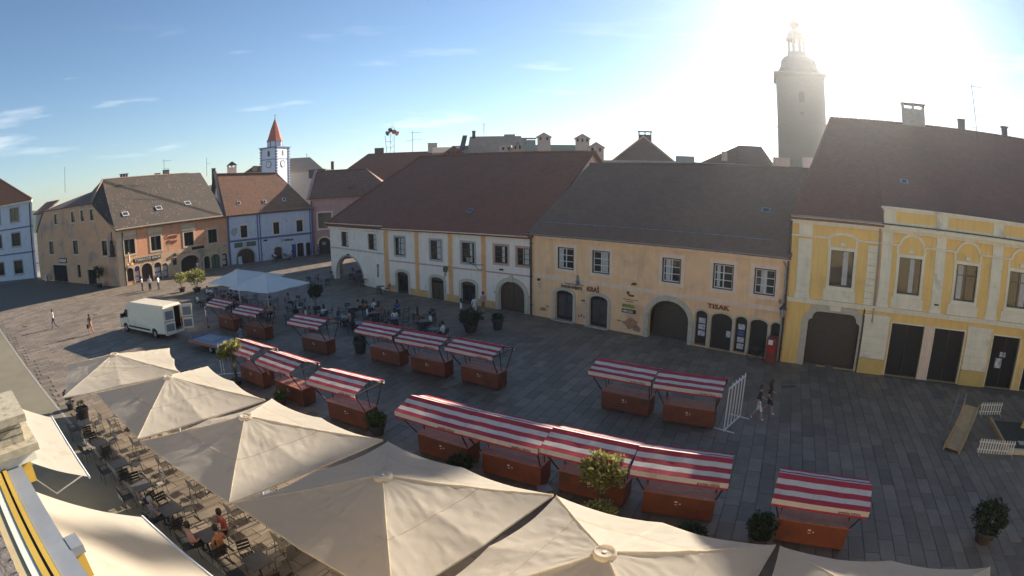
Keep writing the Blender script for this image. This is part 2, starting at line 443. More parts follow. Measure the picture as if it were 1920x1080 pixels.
def slab_geo(bb, w, l, h, tz):
    x0, x1, y0, y1 = -w / 2 + G / 2, w / 2 - G / 2, -l / 2 + G / 2, l / 2 - G / 2
    c = .007
    t = [(x0 + c, y0 + c, tz), (x1 - c, y0 + c, tz), (x1 - c, y1 - c, tz), (x0 + c, y1 - c, tz)]
    q = [(x0, y0, -h), (x1, y0, -h), (x1, y1, -h), (x0, y1, -h)]
    bb.face(t)
    for a in range(4):
        d = (a + 1) % 4; bb.face([q[a], q[d], t[d], t[a]])
ca, sa = math.cos(R(-28)), math.sin(R(-28))
one = B(); slab_geo(one, SW, SL, .03, .008)
TM = []
for k in range(3):
    v = (.84, 1.0, 1.17)[k]
    TM.append(mat('slab_tone', (.182 * v, .140 * v, .103 * v), var=.16, scale=1.4, rough=.62, bump=.1, bscale=12, orand=.10, worn=.16))
smesh = []
for k in range(3):
    o = one.obj('paving_slab', TM[k], square); o.location = (cand[k][0], cand[k][1], 0); o.rotation_euler = (0, 0, R(-28)); smesh.append(o.data)
for k, s in enumerate(cand[3:]):
    o = bpy.data.objects.new('paving_slab', smesh[rnd.choice((0, 1, 1, 2))]); COL.objects.link(o); o.parent = square
    o.location = (s[0], s[1], rnd.uniform(-.002, .002)); o.rotation_euler = (0, 0, R(-28))
rest = B(); n4 = ((0, 1, 2, 3), (4, 5, 1, 0), (5, 6, 2, 1), (6, 7, 3, 2), (7, 4, 0, 3))
for x, y, i in near_slabs:
    if (round(x, 3), round(y, 3)) in cs: continue
    tz = .008 + rnd.uniform(-.002, .002); hx, hy = SW / 2 - G / 2, SL / 2 - G / 2
    n = len(rest.v)
    for (u, w, z) in ((-hx + .006, -hy + .006, tz), (hx - .006, -hy + .006, tz), (hx - .006, hy - .006, tz), (-hx + .006, hy - .006, tz), (-hx, -hy, -.03), (hx, -hy, -.03), (hx, hy, -.03), (-hx, hy, -.03)):
        rest.v.append((x + u * ca - w * sa, y + u * sa + w * ca, z))
    for f in n4: rest.f.append(tuple(n + q for q in f)); rest.m.append(0)
stuff(rest.obj('paving', M['slab_grey'], square))
# drain covers
b = B()
for (x, y) in ((-48.0, 35.0), (-41.5, 40.6), (14.8, 24.6), (-6.4, 34.4)):
    b.box(-.45 + x, .45 + x, y - .12, y + .12, .012, .020)
b.obj('drain_cover', M['metal_dark'], square); stuff(bpy.data.objects['drain_cover'])

# ---------------------------------------------------------------- building helpers
def orect(u0, u1, z0, z1, rise=0.0, n=8):
    if rise <= 0: return [(u0, z0), (u1, z0), (u1, z1), (u0, z1)]
    c, w = (u0 + u1) / 2, (u1 - u0) / 2
    pts = [(u0, z0), (u1, z0)]
    for k in range(n + 1):
        t = math.pi * k / n; pts.append((c + w * math.cos(t), z1 - rise + rise * math.sin(t)))
    return pts
def oshould(u0, u1, z0, z1, s=.28, r=.34):
    """gateway with stepped round shoulders"""
    p = [(u0, z0), (u1, z0), (u1 - .12, z1 - r - .5), (u1, z1 - r - .35)][:2]
    p += [(u1, z1 - .75), (u1 - .04, z1 - .55), (u1 - .25, z1 - .42), (u1 - .30, z1 - .2), (u1 - .45, z1 - .03), (u1 - .7, z1 + .02)]
    p += [(u0 + .7, z1 + .02), (u0 + .45, z1 - .03), (u0 + .30, z1 - .2), (u0 + .25, z1 - .42), (u0 + .04, z1 - .55), (u0, z1 - .75)]
    return p
def grow(o, d, floor=None):
    """outline moved outward by d"""
    n = len(o); res = []
    for i in range(n):
        a, b_, c = Vector(o[i - 1]), Vector(o[i]), Vector(o[(i + 1) % n])
        e1 = (b_ - a).normalized(); e2 = (c - b_).normalized()
        n1 = Vector((e1.y, -e1.x)); n2 = Vector((e2.y, -e2.x)); m_ = (n1 + n2)
        m_ = m_.normalized() / max(.5, m_.normalized().dot(n1))
        p = b_ + m_ * d
        res.append((p.x, o[i][1] if (floor is not None and abs(o[i][1] - floor) < 1e-4) else p.y))
    return res
def window(par, u0, u1, z0, z1, mf='sash_brown', mg='glass_dark', cols=2, rows=3, sur=.16, ms='plaster_white', proud=.04, sill=True, rise=0, rec=.16, curtain=False, hood=False, name='window', msill=None, bar=.05, transom=False):
    o = orect(u0, u1, z0, z1, rise)
    w = B(); w.ring(o, grow(o, -.07), rec - .03, rec + .06)
    c = u0 + .07; wd = (u1 - u0 - .14)
    for k in range(1, cols):
        x = c + wd * k / cols; ww = bar if k * 2 == cols else bar * .6
        w.box(x - ww / 2, x + ww / 2, rec - .035, rec + .03, z0 + .06, z1 - .06)
    for k in range(1, rows):
        z = z0 + .06 + (z1 - z0 - .12) * k / rows
        if transom: z = z1 - (z1 - z0) * .3
        w.box(c, c + wd, rec - .030, rec + .028, z - bar * .35, z + bar * .35)
        if transom: break
    win = w.obj(name, M[mf], par)
    if cols > 1:
        for k in range(2):
            g = B(); a0 = c + wd * k / 2; a1 = c + wd * (k + 1) / 2
            g.box(a0, a1, rec + .005, rec + .02, z0 + .06, z1 - .06); g.obj('pane', M[mg], win)
    else:
        g = B(); g.box(c, c + wd, rec + .005, rec + .02, z0 + .06, z1 - .06); g.obj('pane', M[mg], win)
    if curtain:
        g = B(); n = 7; a0 = c + wd * curtain[0]; a1 = c + wd * curtain[1]
        for k in range(n):
            x = a0 + (a1 - a0) * k / n; g.box(x, x + (a1 - a0) / n * .8, rec + .003, rec + .0045, z0 + .08 + (k % 2) * .02, z1 - .08)
        g.obj('curtain', M['curtain'], win)
    if sur:
        s = B(); s.ring(grow(o, sur), grow(o, -.004), -proud, .02); s.obj('surround', M[ms], win)
    if sill:
        s = B(); s.box(u0 - sur - .06, u1 + sur + .06, -proud - .07, .01, z0 - sur - .07, z0 - sur + .003); s.obj('sill', M[msill or ms], win)
    if hood:
        s = B(); s.box(u0 - sur - .08, u1 + sur + .08, -proud - .10, .0, z1 + sur, z1 + sur + .09); s.obj('hood', M[msill or ms], win)
    return win
def doorway(par, o, mp='door_brown', name='doorway', rec=.28, sur=.2, ms='stone', proud=.05, leaves=2, boards=False, floor=0.0, frame='sash_dark', glass=None):
    """door leaves behind an opening with outline o"""
    d = B(); p = [(x, z) for x, z in o]
    d.face([(x, rec, z) for x, z in p]); 
    do = d.obj(name, M[mp], par)
    u0 = min(x for x, _ in o); u1 = max(x for x, _ in o); z1 = max(z for _, z in o)
    if frame:
        f = B(); f.ring(o, grow(o, -.06), rec - .06, rec - .002)
        for k in range(1, leaves):
            x = u0 + (u1 - u0) * k / leaves; f.box(x - .03, x + .03, rec - .05, rec - .003, floor, z1 - .12)
        f.obj('door_frame', M[frame], do)
    if boards:
        f = B(); n = max(4, int((u1 - u0) / .22))
        for k in range(n):
            x = u0 + .08 + (u1 - u0 - .16) * k / n; f.box(x, x + (u1 - u0 - .16) / n - .02, rec - .03, rec - .004, floor + .05, z1 - .55)
        f.obj('door_boards', M[mp], do)
    if glass:
        f = B(); f.box(u0 + .14, u1 - .14, rec - .02, rec - .006, floor + .25, z1 - .35); f.obj('pane', M[glass], do)
    if sur:
        s = B(); s.ring(grow(o, sur, floor), grow(o, -.004, floor), -proud, .02); s.obj('surround', M[ms], do)
    return do
def pipe(par, u, z0, z1, y=-.12, r=.055, m='gutter', top=None):
    p = B(); p.cyl((u, y, z0), (u, y, z1), r, r, 8)
    if top: p.path([(u, y, z1), (u + top[0] * .5, y - .05, z1 + .15), (u + top[0], y - top[1], z1 + .38)], r, 8)
    for z in (z0 + .8, (z0 + z1) / 2, z1 - .5): p.box(u - r - .02, u + r + .02, y - .07, .0, z, z + .05)
    return p.obj('drainpipe', M[m], par)
def gutter(par, u0, u1, y, z, m='gutter', r=.075):
    g = B(); n = 6
    pr = [(y + r * math.cos(math.pi + math.pi * k / n), z + r * math.sin(math.pi + math.pi * k / n)) for k in range(n + 1)]
    for (a, b_) in zip(pr, pr[1:]): g.face([(u0, a[0], a[1]), (u1, a[0], a[1]), (u1, b_[0], b_[1]), (u0, b_[0], b_[1])])
    for (a, b_) in zip(pr, pr[1:]): g.face([(u0, a[0], a[1] + .012), (u0, b_[0], b_[1] + .012), (u1, b_[0], b_[1] + .012), (u1, a[0], a[1] + .012)])
    return g.obj('gutter', M[m], par)
def skylight(par, u, y, z, slope, w=.7, l=1.0, m='metal_white'):
    """roof window lying on a slope rising towards +y"""
    Mx = Matrix.Translation((u, y, z)) @ Matrix.Rotation(slope, 4, 'X')
    s = B(); s.box(-w / 2, w / 2, -l / 2, l / 2, -.05, .12, 0, Mx); o = s.obj('skylight', M[m], par)
    s = B(); s.box(-w / 2 + .1, w / 2 - .1, -l / 2 + .1, l / 2 - .1, .118, .135, 0, Mx); s.obj('pane', M['glass_grey'], o)
    return o
def chimney(par, u, y, z0, z1, w=.9, d=.6, m='chimney', style='cap'):
    c = B(); c.box(u - w / 2, u + w / 2, y - d / 2, y + d / 2, z0, z1 - (.45 if style != 'flat' else 0))
    if style in ('cap', 'house'):
        for sx in (-1, 0, 1):
            for sy in (-1, 1): c.box(u + sx * (w / 2 - .08) - .08, u + sx * (w / 2 - .08) + .08, y + sy * (d / 2 - .08) - .08, y + sy * (d / 2 - .08) + .08, z1 - .45, z1 - .1)
    o = c.obj('chimney', M[m], par)
    t = B()
    if style == 'cap': t.box(u - w / 2 - .1, u + w / 2 + .1, y - d / 2 - .1, y + d / 2 + .1, z1 - .1, z1)
    elif style == 'house':
        h = w * .35
        t.prism([(u - w / 2 - .12, z1 - .1), (u + w / 2 + .12, z1 - .1), (u, z1 + h)], y - d / 2 - .1, y + d / 2 + .1)
    else: t.box(u - w / 2 - .05, u + w / 2 + .05, y - d / 2 - .05, y + d / 2 + .05, z1, z1 + .08)
    t.obj('chimney_cap', M['chimney_dark'], o)
    return o
def antenna(label, loc, h, arms, group=None, rz=0.0, lean=(0, 0)):
    b_ = B(); b_.cyl((0, 0, 0), (lean[0], lean[1], h), .035, .03, 6)
    t = thing('roof_antenna', label, 'antenna', loc, rz, group)
    b_.obj('mast', M['metal_dark'], t)
    for (z, l, side, n) in arms:
        a = B(); f = z / h; x0 = lean[0] * f
        a.cyl((x0 - (l * .3 if side == 0 else 0), 0, z), (x0 + (l if side >= 0 else -l), 0, z), .02, .02, 5)
        for k in range(n):
            s = l * (k + 1) / (n + .5) * (1 if side >= 0 else -1); a.cyl((x0 + s, -.3, z), (x0 + s, .3, z), .012, .012, 4)
        a.obj('antenna_arm', M['metal_grey'], t)
    return t
def ridgecaps(par, p0, p1, m, r=.11, l=.42, name='ridge_tiles'):
    p0 = Vector(p0); p1 = Vector(p1); d = (p1 - p0); n = int(d.length / l); c = B()
    for k in range(n):
        a = p0 + d * (k / n); b_ = p0 + d * ((k + .95) / n); c.cyl(a, b_, r * 1.05, r * .92, 7)
    return stuff(c.obj(name, m, par))
def bodybox(b_, u0, u1, D, z, mi=0):
    """side and back walls of a house"""
    b_.face([(u0, D, 0), (u0, 0, 0), (u0, 0, z), (u0, D, z)], mi)
    b_.face([(u1, 0, 0), (u1, D, 0), (u1, D, z), (u1, 0, z)], mi)
    b_.face([(u1, D, 0), (u0, D, 0), (u0, D, z), (u1, D, z)], mi)

# ---------------------------------------------------------------- yellow palace front on the right
A_Y, RZ_Y = (16.37, 28.72, 0), math.atan2(-.5596, .8288)
yh = thing('yellow_house', 'yellow and cream baroque town house with tall windows and a huge dark roof', 'town house', A_Y, RZ_Y)
YW = [(2.52, 3.98), (6.93, 8.44), (10.82, 12.35), (14.75, 16.4), (18.9, 20.5), (22.9, 24.4)]
gate = oshould(1.43, 4.80, 0.0, 3.38)
shops = [orect(6.9, 9.14, 0, 3.22), orect(9.86, 12.03, 0, 3.22), orect(14.19, 16.32, 0, 3.22), orect(17.0, 19.0, 0, 3.22), orect(21, 23.4, 0, 3.22)]
YE = 28.0
w = B(); w.wall([(0, 0), (YE, 0), (YE, 8.7), (0, 8.7)], [gate] + shops + [orect(a, c, 4.97, 7.09) for a, c in YW], depth=.35)
bodybox(w, 0, YE, 27, 8.7); w.obj('wall', M['plaster_yellow'], yh)
for i, (a, c) in enumerate(YW):
    window(yh, a, c, 4.97, 7.09, mf='metal_dark', mg='glass_dark', cols=(2 if i in (2, 3, 4) else 1), rows=(2 if i > 1 else 1), sur=.18, ms='trim_cream', proud=.06, rec=.2, bar=.06, transom=True, curtain=((.55, .8), (.5, .72), (.1, .35), (.62, .9), (.2, .5), (.4, .7))[i])
    ap = B(); ap.box(a - .32, c + .32, -.07, 0, 4.12, 4.72); ap.box(a - .1, c + .1, -.10, -.071, 4.25, 4.62); ap.obj('apron', M['trim_cream'], yh)
    # panel over the window and curved hood
    cx = (a + c) / 2; hw = .98 if i == 0 else .86
    hd = B(); n = 12; rr = .38 if i == 0 else .72
    top = [(cx + hw * math.cos(math.pi * k / n), 7.75 + rr * math.sin(math.pi * k / n)) for k in range(n + 1)]
    inn = [(cx + (hw - .13) * math.cos(math.pi * k / n), 7.70 + (rr - .10) * math.sin(math.pi * k / n)) for k in range(n + 1)]
    for k in range(n):
        p, q, r_, s_ = top[k], top[k + 1], inn[k + 1], inn[k]
        hd.face([(p[0], -.09, p[1]), (q[0], -.09, q[1]), (r_[0], -.09, r_[1]), (s_[0], -.09, s_[1])])
        hd.face([(q[0], -.09, q[1]), (p[0], -.09, p[1]), (p[0], 0, p[1]), (q[0], 0, q[1])]); hd.face([(s_[0], -.09, s_[1]), (r_[0], -.09, r_[1]), (r_[0], 0, r_[1]), (s_[0], 0, s_[1])])
    hd.obj('hood', M['trim_cream'], yh)
    pn = B(); pn.box(a - .22, a - .06, -.05, 0, 7.28, 7.72); pn.box(c + .06, c + .22, -.05, 0, 7.28, 7.72); pn.box(cx - .16, cx + .16, -.09, 0, 7.36, 7.56); pn.obj('keystone', M['trim_cream'], yh)
xs = [0.0]
for a, c in YW: xs += [(a + c) / 2 - (.98 if a < 3 else .86), (a + c) / 2 + (.98 if a < 3 else .86)]
xs += [YE]
cb = B()
for i in range(0, len(xs), 2): cb.box(xs[i], xs[i + 1], -.15, 0, 7.72, 7.82)
cb.obj('string_course', M['trim_cream'], yh)
cb = B(); cb.box(-.04, YE, -.22, 0, 4.0, 4.10); cb.box(-.02, YE, -.14, 0, 3.82, 3.997); cb.obj('belt_course', M['trim_cream'], yh)
for (a, c, kind) in ((.45, 1.3, 1), (5.72, 6.4, 0), (9.3, 9.98, 0), (13.3, 14.1, 0), (17.3, 18.1, 0), (21.4, 22.1, 0)):
    pl = B()
    if kind:
        z = 4.12; n = 9
        for k in range(n): pl.box(a, c, -.09, 0, z, z + .355); z += .385
        pl.box(a, c, -.05, 0, 4.12, 7.6)
    else: pl.box(a, c, -.08, 0, 4.12, 7.7)
    pl.box(a - .05, c + .05, -.12, 0, 4.101, 4.35); pl.box(a, c, -.10, 0, 7.83, 8.45)
    pl.obj('pilaster', M['trim_cream'], yh)
pl = B()
for k in range(9): pl.box(4.85, 5.45, -.07, 0, 4.12 + k * .385, 4.12 + k * .385 + .355)
pl.obj('pilaster', M['trim_cream'], yh)
# lower piers
for (a, c) in ((5.05, 6.72), (12.2, 14.0), (19.3, 20.8), (23.7, 26)):
    pl = B(); z = .95
    while z < 3.2: pl.box(a, c, -.10, 0, z, z + .42); z += .45
    pl.box(a, c, -.07, 0, .94, 3.35); pl.box(a - .04, c + .04, -.13, 0, 3.36, 3.6)
    o = pl.obj('pier', M['trim_cream'], yh)
    q = B(); q.box(a - .02, c + .02, -.14, 0, 0, .93); q.obj('pier_base', M['ochre'], o)
for (a, c) in ((9.25, 9.75),):
    pl = B(); pl.box(a, c, -.04, 0, 0, 3.3); pl.obj('pier', M['trim_beige'], yh)
doorway(yh, gate, 'door_dark', 'carriage_gate', rec=.6, sur=0, ms='stone', leaves=1, frame=None)
gs = B(); gs.ring(grow(gate, .42, 0), grow(gate, -.004, 0), -.04, .03); gs.obj('gate_surround', M['stone'], yh)
kk = B(); kk.box(2.75, 3.45, -.10, 0, 3.52, 3.80); kk.box(2.85, 3.35, -.13, -.101, 3.57, 3.75); kk.obj('keystone', M['trim_cream'], yh)
np_ = B(); np_.box(4.62, 4.78, -.03, 0, 3.15, 3.30); np_.box(4.84, 5.0, -.03, 0, 3.15, 3.30); o = np_.obj('number_plate', M['sign_black'], yh)
np_ = B(); np_.box(9.55, 9.85, -.12, -.08, 4.55, 4.64); np_.obj('number_plate', M['sign_black'], yh)
for i, s in enumerate(shops):
    doorway(yh, s, 'glass_dark', 'shop_door', rec=.3, sur=.07, ms='trim_cream', leaves=2, frame='sash_dark')
for (u, z, ww, hh) in ((15.0, 1.9, .45, .30), (14.75, 1.2, .5, .6)):
    p = B(); p.box(u, u + ww, .25, .27, z, z + hh); p.obj('notice', M['poster'], yh)
cn_ = B(); cn_.prism([(-.05, 8.62), (YE, 8.62), (YE, 8.86), (-.05, 8.86)], -.42, 0); cn_.prism([(-.03, 8.45), (YE, 8.45), (YE, 8.617), (-.03, 8.617)], -.2, 0); cn_.obj('cornice', M['trim_cream'], yh)
gutter(yh, -.1, 5.6, -.45, 8.95)
pipe(yh, 5.56, 3.1, 8.3, top=(-.05, .25)); pipe(yh, 4.98, 0, 3.9, y=-.10, r=.05, m='metal_dark')
pipe(yh, -.12, 0, 8.2, y=-.12, r=.06, m='metal_dark', top=(.1, .2))
# attic parapet on the right part
at_ = B(); at_.box(5.75, YE, -.12, .35, 8.87, 9.75); at_.obj('attic_wall', M['plaster_yellow'], yh)
for (a, c) in ((5.75, 6.5), (9.2, 10.0), (13.2, 14.0), (17.2, 18), (21.3, 22.1)):
    q = B(); q.box(a, c, -.17, -.121, 8.9, 9.74); q.obj('attic_panel', M['trim_cream'], yh)
q = B(); q.box(5.6, YE, -.30, .4, 9.76, 9.90); q.box(5.7, YE, -.2, .38, 9.66, 9.757); q.box(6.5, YE, -.14, -.122, 8.9, 9.05); q.obj('attic_cornice', M['trim_cream'], yh)
q = B(); q.box(5.7, YE, -.5, -.121, 8.865, 8.93); q.obj('flashing', M['metal_dark'], yh)
t = .16
rf = B()
rf.slab([(-.15, -.48, 8.80), (5.75, -.48, 8.80), (5.75, 14.6, 16.7), (2.3, 14.6, 16.7)], t)
rf.slab([(5.75, .3, 9.42), (YE, .3, 9.42), (YE, 14.6, 16.7), (5.75, 14.6, 16.7)], t)
rf.slab([(2.3, 14.6, 16.7), (YE, 14.6, 16.7), (YE, 28, 9.2), (-.15, 28, 9.2)], t)
rf.slab([(-.15, -.48, 8.80), (2.3, 14.6, 16.7), (-.15, 28, 9.2)], t)
rf.obj('roof', M['tile_brown'], yh)
ridgecaps(yh, (2.3, 14.6, 16.73), (YE, 14.6, 16.73), M['tile_brown']); ridgecaps(yh, (-.1, -.4, 8.9), (2.3, 14.6, 16.7), M['tile_brown'])
chimney(yh, 10.0, 14.8, 14.5, 18.5, 2.1, .8, 'chimney', 'cap'); chimney(yh, 14.7, 14.8, 14.5, 17.6, .62, .6, 'chimney_dark', 'flat'); chimney(yh, 19.2, 14.8, 14.5, 17.6, .5, .5, 'chimney_dark', 'cap')
skylight(yh, 7.6, 4.4, 11.48, math.atan2(7.28, 14.3), .55, .5, 'metal_grey')

# ---------------------------------------------------------------- beige house
A_B, RZ_B = (1.49, 41.9, 0), math.atan2(-.6631, .7485)
bh = thing('beige_house', 'long beige house with arched gateway and newsagent beneath a grey brown roof', 'town house', A_B, RZ_B)
BW = [(2.64, 3.97), (5.69, 7.02), (11.22, 12.48), (14.86, 16.15), (17.65, 18.96)]
d1 = orect(2.4, 4.0, .08, 2.35, .35); d2 = orect(5.45, 7.0, .05, 2.32, .35); bg_ = orect(10.28, 13.29, 0, 2.73, 1.25, 12)
ts = [orect(13.76, 14.62, .1, 2.42, .3), orect(14.87, 16.36, .05, 2.42, .4), orect(16.55, 17.38, .1, 2.42, .3), orect(17.56, 18.76, .05, 2.4, .3), orect(18.95, 19.66, .1, 2.38, .3)]
BL = 19.86
w = B(); w.wall([(0, 0), (BL, 0), (BL, 6.35), (0, 6.35)], [d1, d2, bg_] + ts + [orect(a, c, 4.0, 5.5) for a, c in BW], depth=.3)
bodybox(w, 0, BL, 16, 6.35); w.obj('wall', M['plaster_beige'], bh)
for i, (a, c) in enumerate(BW):
    window(bh, a, c, 4.0, 5.5, mf='sash_white', cols=2, rows=3, sur=.30, ms='trim_beige', proud=.025, rec=.10, sill=False, curtain=((0, .28), (.55, .95), (.1, .4), (.1, .3), (.25, .6))[i], bar=.07)
    q = B(); o_ = orect(a, c, 4.0, 5.5); q.ring(grow(o_, .05), grow(o_, -.015), -.035, .06); q.obj('window_frame', M['sash_dark'], bh)
for k, d in enumerate((d1, d2)):
    doorway(bh, d, 'glass_dark', 'shop_door', rec=.22, sur=.24, ms='stone', leaves=2, floor=d[0][1], frame='sash_dark', glass='glass_grey')
    q = B(); q.box(d[0][0] - .2, d[1][0] + .2, -.35, .1, .0, .07); q.obj('doorstep', M['stone'], bh)
doorway(bh, bg_, 'door_dark', 'gateway', rec=.75, sur=.34, ms='stone', leaves=1, frame=None, proud=.07)
q = B(); q.box(9.85, 10.27, -.12, 0, 1.45, 1.6); q.box(13.3, 13.68, -.12, 0, 1.45, 1.6); q.obj('impost', M['stone'], bh)
for k, d in enumerate(ts):
    dd = doorway(bh, d, 'glass_dark', 'shop_window', rec=.2, sur=.10, ms='stone', leaves=1, floor=d[0][1], frame='sash_dark')
    u0, u1 = d[0][0], d[1][0]
    if k in (0, 2):
        for j in range(3 if k == 0 else 4):
            p = B(); z = 1.55 - j * .42; p.box(u0 + .18, u1 - .2, .17, .185, z, z + .34); p.obj('poster', M['poster'] if (k == 0 or j != 1) else M['blue_sign'], dd)
    if k == 1:
        p = B(); p.box(u1 - .42, u1 - .12, .17, .185, .9, 1.3); p.obj('poster', M['poster'], dd)
q = B(); q.box(0, BL, -.06, 0, 3.18, 3.32); q.box(0, BL, -.03, 0, 3.05, 3.177); q.obj('belt_course', M['trim_beige'], bh)
q = B(); q.box(0, BL, -.22, 0, 6.22, 6.38); q.box(0, BL, -.12, 0, 6.1, 6.217); q.obj('cornice', M['trim_beige'], bh)
add('peel', (.40, .19, .10), var=.25, scale=6)
def patch(par, u, z, w_, h_, seed, m='peel', name='peeled_plaster'):
    rr = random.Random(seed); p = B(); pts = []
    for k in range(14):
        t = 2 * math.pi * k / 14; f = rr.uniform(.6, 1.05); pts.append((u + w_ / 2 * math.cos(t) * f, -.004, z + h_ / 2 * math.sin(t) * f))
    p.face(pts[::-1]); return p.obj(name, M[m], par)
patch(bh, 8.9, .75, 1.5, .9, 3); patch(bh, 9.4, .45, .8, .6, 9); patch(bh, 8.0, .8, .5, .16, 4); patch(bh, 1.2, .62, .8, .3, 5); patch(bh, 1.6, .9, .4, .2, 6); patch(bh, 19.4, 3.7, .3, .4, 8)
# blind arch in plaster relief
q = B(); o_ = orect(8.1, 9.25, 3.9, 5.3, .5); q.ring(grow(o_, .05), o_, -.03, 0); q.obj('blind_arch', M['trim_beige'], bh)
# signs
q = B(); q.box(2.98, 5.2, -.10, 0, 2.62, 2.80); sg = q.obj('shop_sign', M['trim_beige'], bh)
text(sg, 'bombonijera', 2.98, 2.60, .40, M['letter_dark'], y=-.13, sx=.92)
text(sg, 'KRA\u0160', 5.25, 2.56, .52, M['letter_red'], y=-.08, sx=.85)
q = B(); q.cyl((4.42, -.12, 2.95), (4.42, -.12, 3.25), .10, .13, 8); q.cyl((4.42, -.12, 3.25), (4.42, -.12, 3.45), .11, .07, 8); q.lathe([(.03, 0), (.08, .04), (.09, .12), (.03, .18)], (4.42, -.12, 3.45), 8); q.cyl((4.5, -.14, 3.3), (4.68, -.2, 3.05), .04, .03, 6)
q.box(3.3, 4.9, -.16, -.06, 2.90, 2.95); q.obj('statuette', M['metal_grey'], bh)
sg = thing('tmp', 'x', 'x')
bpy.data.objects.remove(sg)
o = text(bh, 'TISAK', 14.56, 2.66, .42, M['letter_red'], y=-.06, extrude=.03, sx=1.38)
q = B(); q.box(8.17, 9.2, -.04, 0, 1.80, 2.08); s1 = q.obj('photo_sign', M['sign_yellow'], bh); text(s1, 'FOTO', 8.27, 1.86, .26, M['letter_dark'], y=-.05, sx=1.2)
q = B(); q.box(8.17, 9.28, -.05, 0, 1.45, 1.72); s1 = q.obj('photo_sign', M['sign_black'], bh); text(s1, 'HERCEG', 8.25, 1.51, .21, M['letter_white'], y=-.06, sx=1.05)
q = B(); q.box(8.22, 9.42, -.02, 0, 2.38, 2.42); q.box(8.42, 9.1, -.02, 0, 2.24, 2.28); q.obj('wall_lettering', M['letter_brown'], bh)
q = B(); q.cyl((8.62, -.02, 2.85), (8.62, 0, 2.85), .13, .13, 10); q.box(8.66, 9.1, -.02, 0, 2.62, 2.76); q.obj('wall_emblem', M['letter_brown'], bh)
for (u, z) in ((.8, 2.9),):
    q = B(); q.cyl((u, -.15, z), (u, 0, z), .10, .10, 10); q.obj('wall_lamp', M['metal_dark'], bh); q = B(); q.box(u - .12, u + .12, -.04, 0, z - .65, z - .2); q.obj('notice_board', M['stone'], bh)
q = B(); q.box(9.02, 9.24, -.22, 0, 3.48, 3.62); q.cyl((9.0, -.3, 3.5), (9.2, -.15, 3.58), .05, .05, 6); q.obj('camera_box', M['metal_dark'], bh)
q = B(); q.box(4.75, 5.05, -.03, 0, 1.75, 1.86); q.obj('number_plate', M['letter_red'], bh)
q = B()
for k in range(3): q.box(4.5 + k * .22, 4.6 + k * .22, -.02, 0, .55 + (k % 2) * .06, .66 + (k % 2) * .1)
q.obj('graffiti', M['sign_black'], bh)
rf = B()
rf.slab([(-.1, -.42, 6.42), (BL + .1, -.42, 6.42), (BL + .1, 7.9, 11.93), (.2, 7.9, 11.93)], t)
rf.slab([(.2, 7.9, 11.93), (BL + .1, 7.9, 11.93), (BL + .1, 16.4, 6.5), (-.1, 16.4, 6.5)], t)
rf.obj('roof', M['tile_grey'], bh)
ridgecaps(bh, (.2, 7.9, 11.96), (BL, 7.9, 11.96), M['tile_grey'])
gutter(bh, -.1, BL - .1, -.46, 6.42)
q = B(); q.path([(.6, .60, 7.26), (6.5, .60, 7.26)], .03, 5); q.path([(6.6, .60, 7.26), (12.5, .60, 7.26)], .03, 5); q.path([(12.7, .60, 7.26), (18.5, .60, 7.26)], .03, 5)
for k in range(24): q.cyl((.8 + k * .77, .60, 7.0), (.8 + k * .77, .60, 7.26), .015, .015, 4)
q.obj('snow_guard', M['metal_grey'], bh)
pipe(bh, BL - .22, .0, 5.8, y=-.14, m='gutter', top=(-.1, .3)); pipe(bh, .1, 0, 6.1, y=-.16, r=.075, m='metal_dark', top=(.0, .3))
skylight(bh, 17.3, 3.3, 8.86, math.atan2(5.51, 8.32), .6, .5, 'metal_grey')

# ---------------------------------------------------------------- orange and white townhouse
A_O, RZ_O = (-12.19, 52.06, 0), math.atan2(-.5964, .8027)
oh = thing('striped_house', 'white house with orange pilasters and five upper windows beside the beige house', 'town house', A_O, RZ_O)
OW = [(1.29, 2.69, 3.64, 5.36), (6.11, 7.49, 3.58, 5.3), (9.88, 11.31, 3.58, 5.3), (13.44, 14.79, 3.83, 5.25), (15.69, 16.96, 3.83, 5.2)]
od = [orect(1.39, 3.04, 0, 2.07, .28), orect(6.04, 7.69, 0, 2.0, .28), orect(9.77, 11.4, 0, 1.98, .28)]; og = orect(13.88, 16.45, 0, 2.45, 1.0, 12)
OL = 17.0
w = B(); w.wall([(0, 0), (OL, 0), (OL, 6.15), (0, 6.15)], od + [og] + [orect(*q) for q in OW], depth=.3)
bodybox(w, 0, OL, 18, 6.15); w.face([(OL, 0, 6.15), (OL, 19, 6.15), (OL, 9.5, 12.95)]); w.obj('wall', M['plaster_lilac'], oh)
for i, q in enumerate(OW):
    window(oh, *q, mf=('sash_dark', 'sash_brown', 'sash_brown', 'sash_brown', 'sash_brown')[i], mg='glass_dark', cols=2, rows=3, sur=.17, ms='trim_pink' if i > 2 else 'plaster_grey', proud=.03, rec=.12, sill=False, curtain=((.3, .9), (.55, .9), (.6, .8), (.5, .75), (.4, .9))[i], bar=.06)
for i, d in enumerate(od):
    doorway(oh, d, 'door_brown', 'shop_door', rec=.2, sur=.26, ms='stone', leaves=2, frame='sash_dark', boards=(i == 1), glass='glass_dark')
doorway(oh, og, 'door_brown', 'carriage_gate', rec=.3, sur=.34, ms='stone', leaves=2, boards=True, proud=.08)
q = B(); q.box(15.0, 15.3, -.14, 0, 2.42, 2.95); q.box(13.4, 13.87, -.12, 0, 1.35, 1.5); q.box(16.46, 16.93, -.12, 0, 1.35, 1.5); q.obj('keystone', M['stone'], oh)
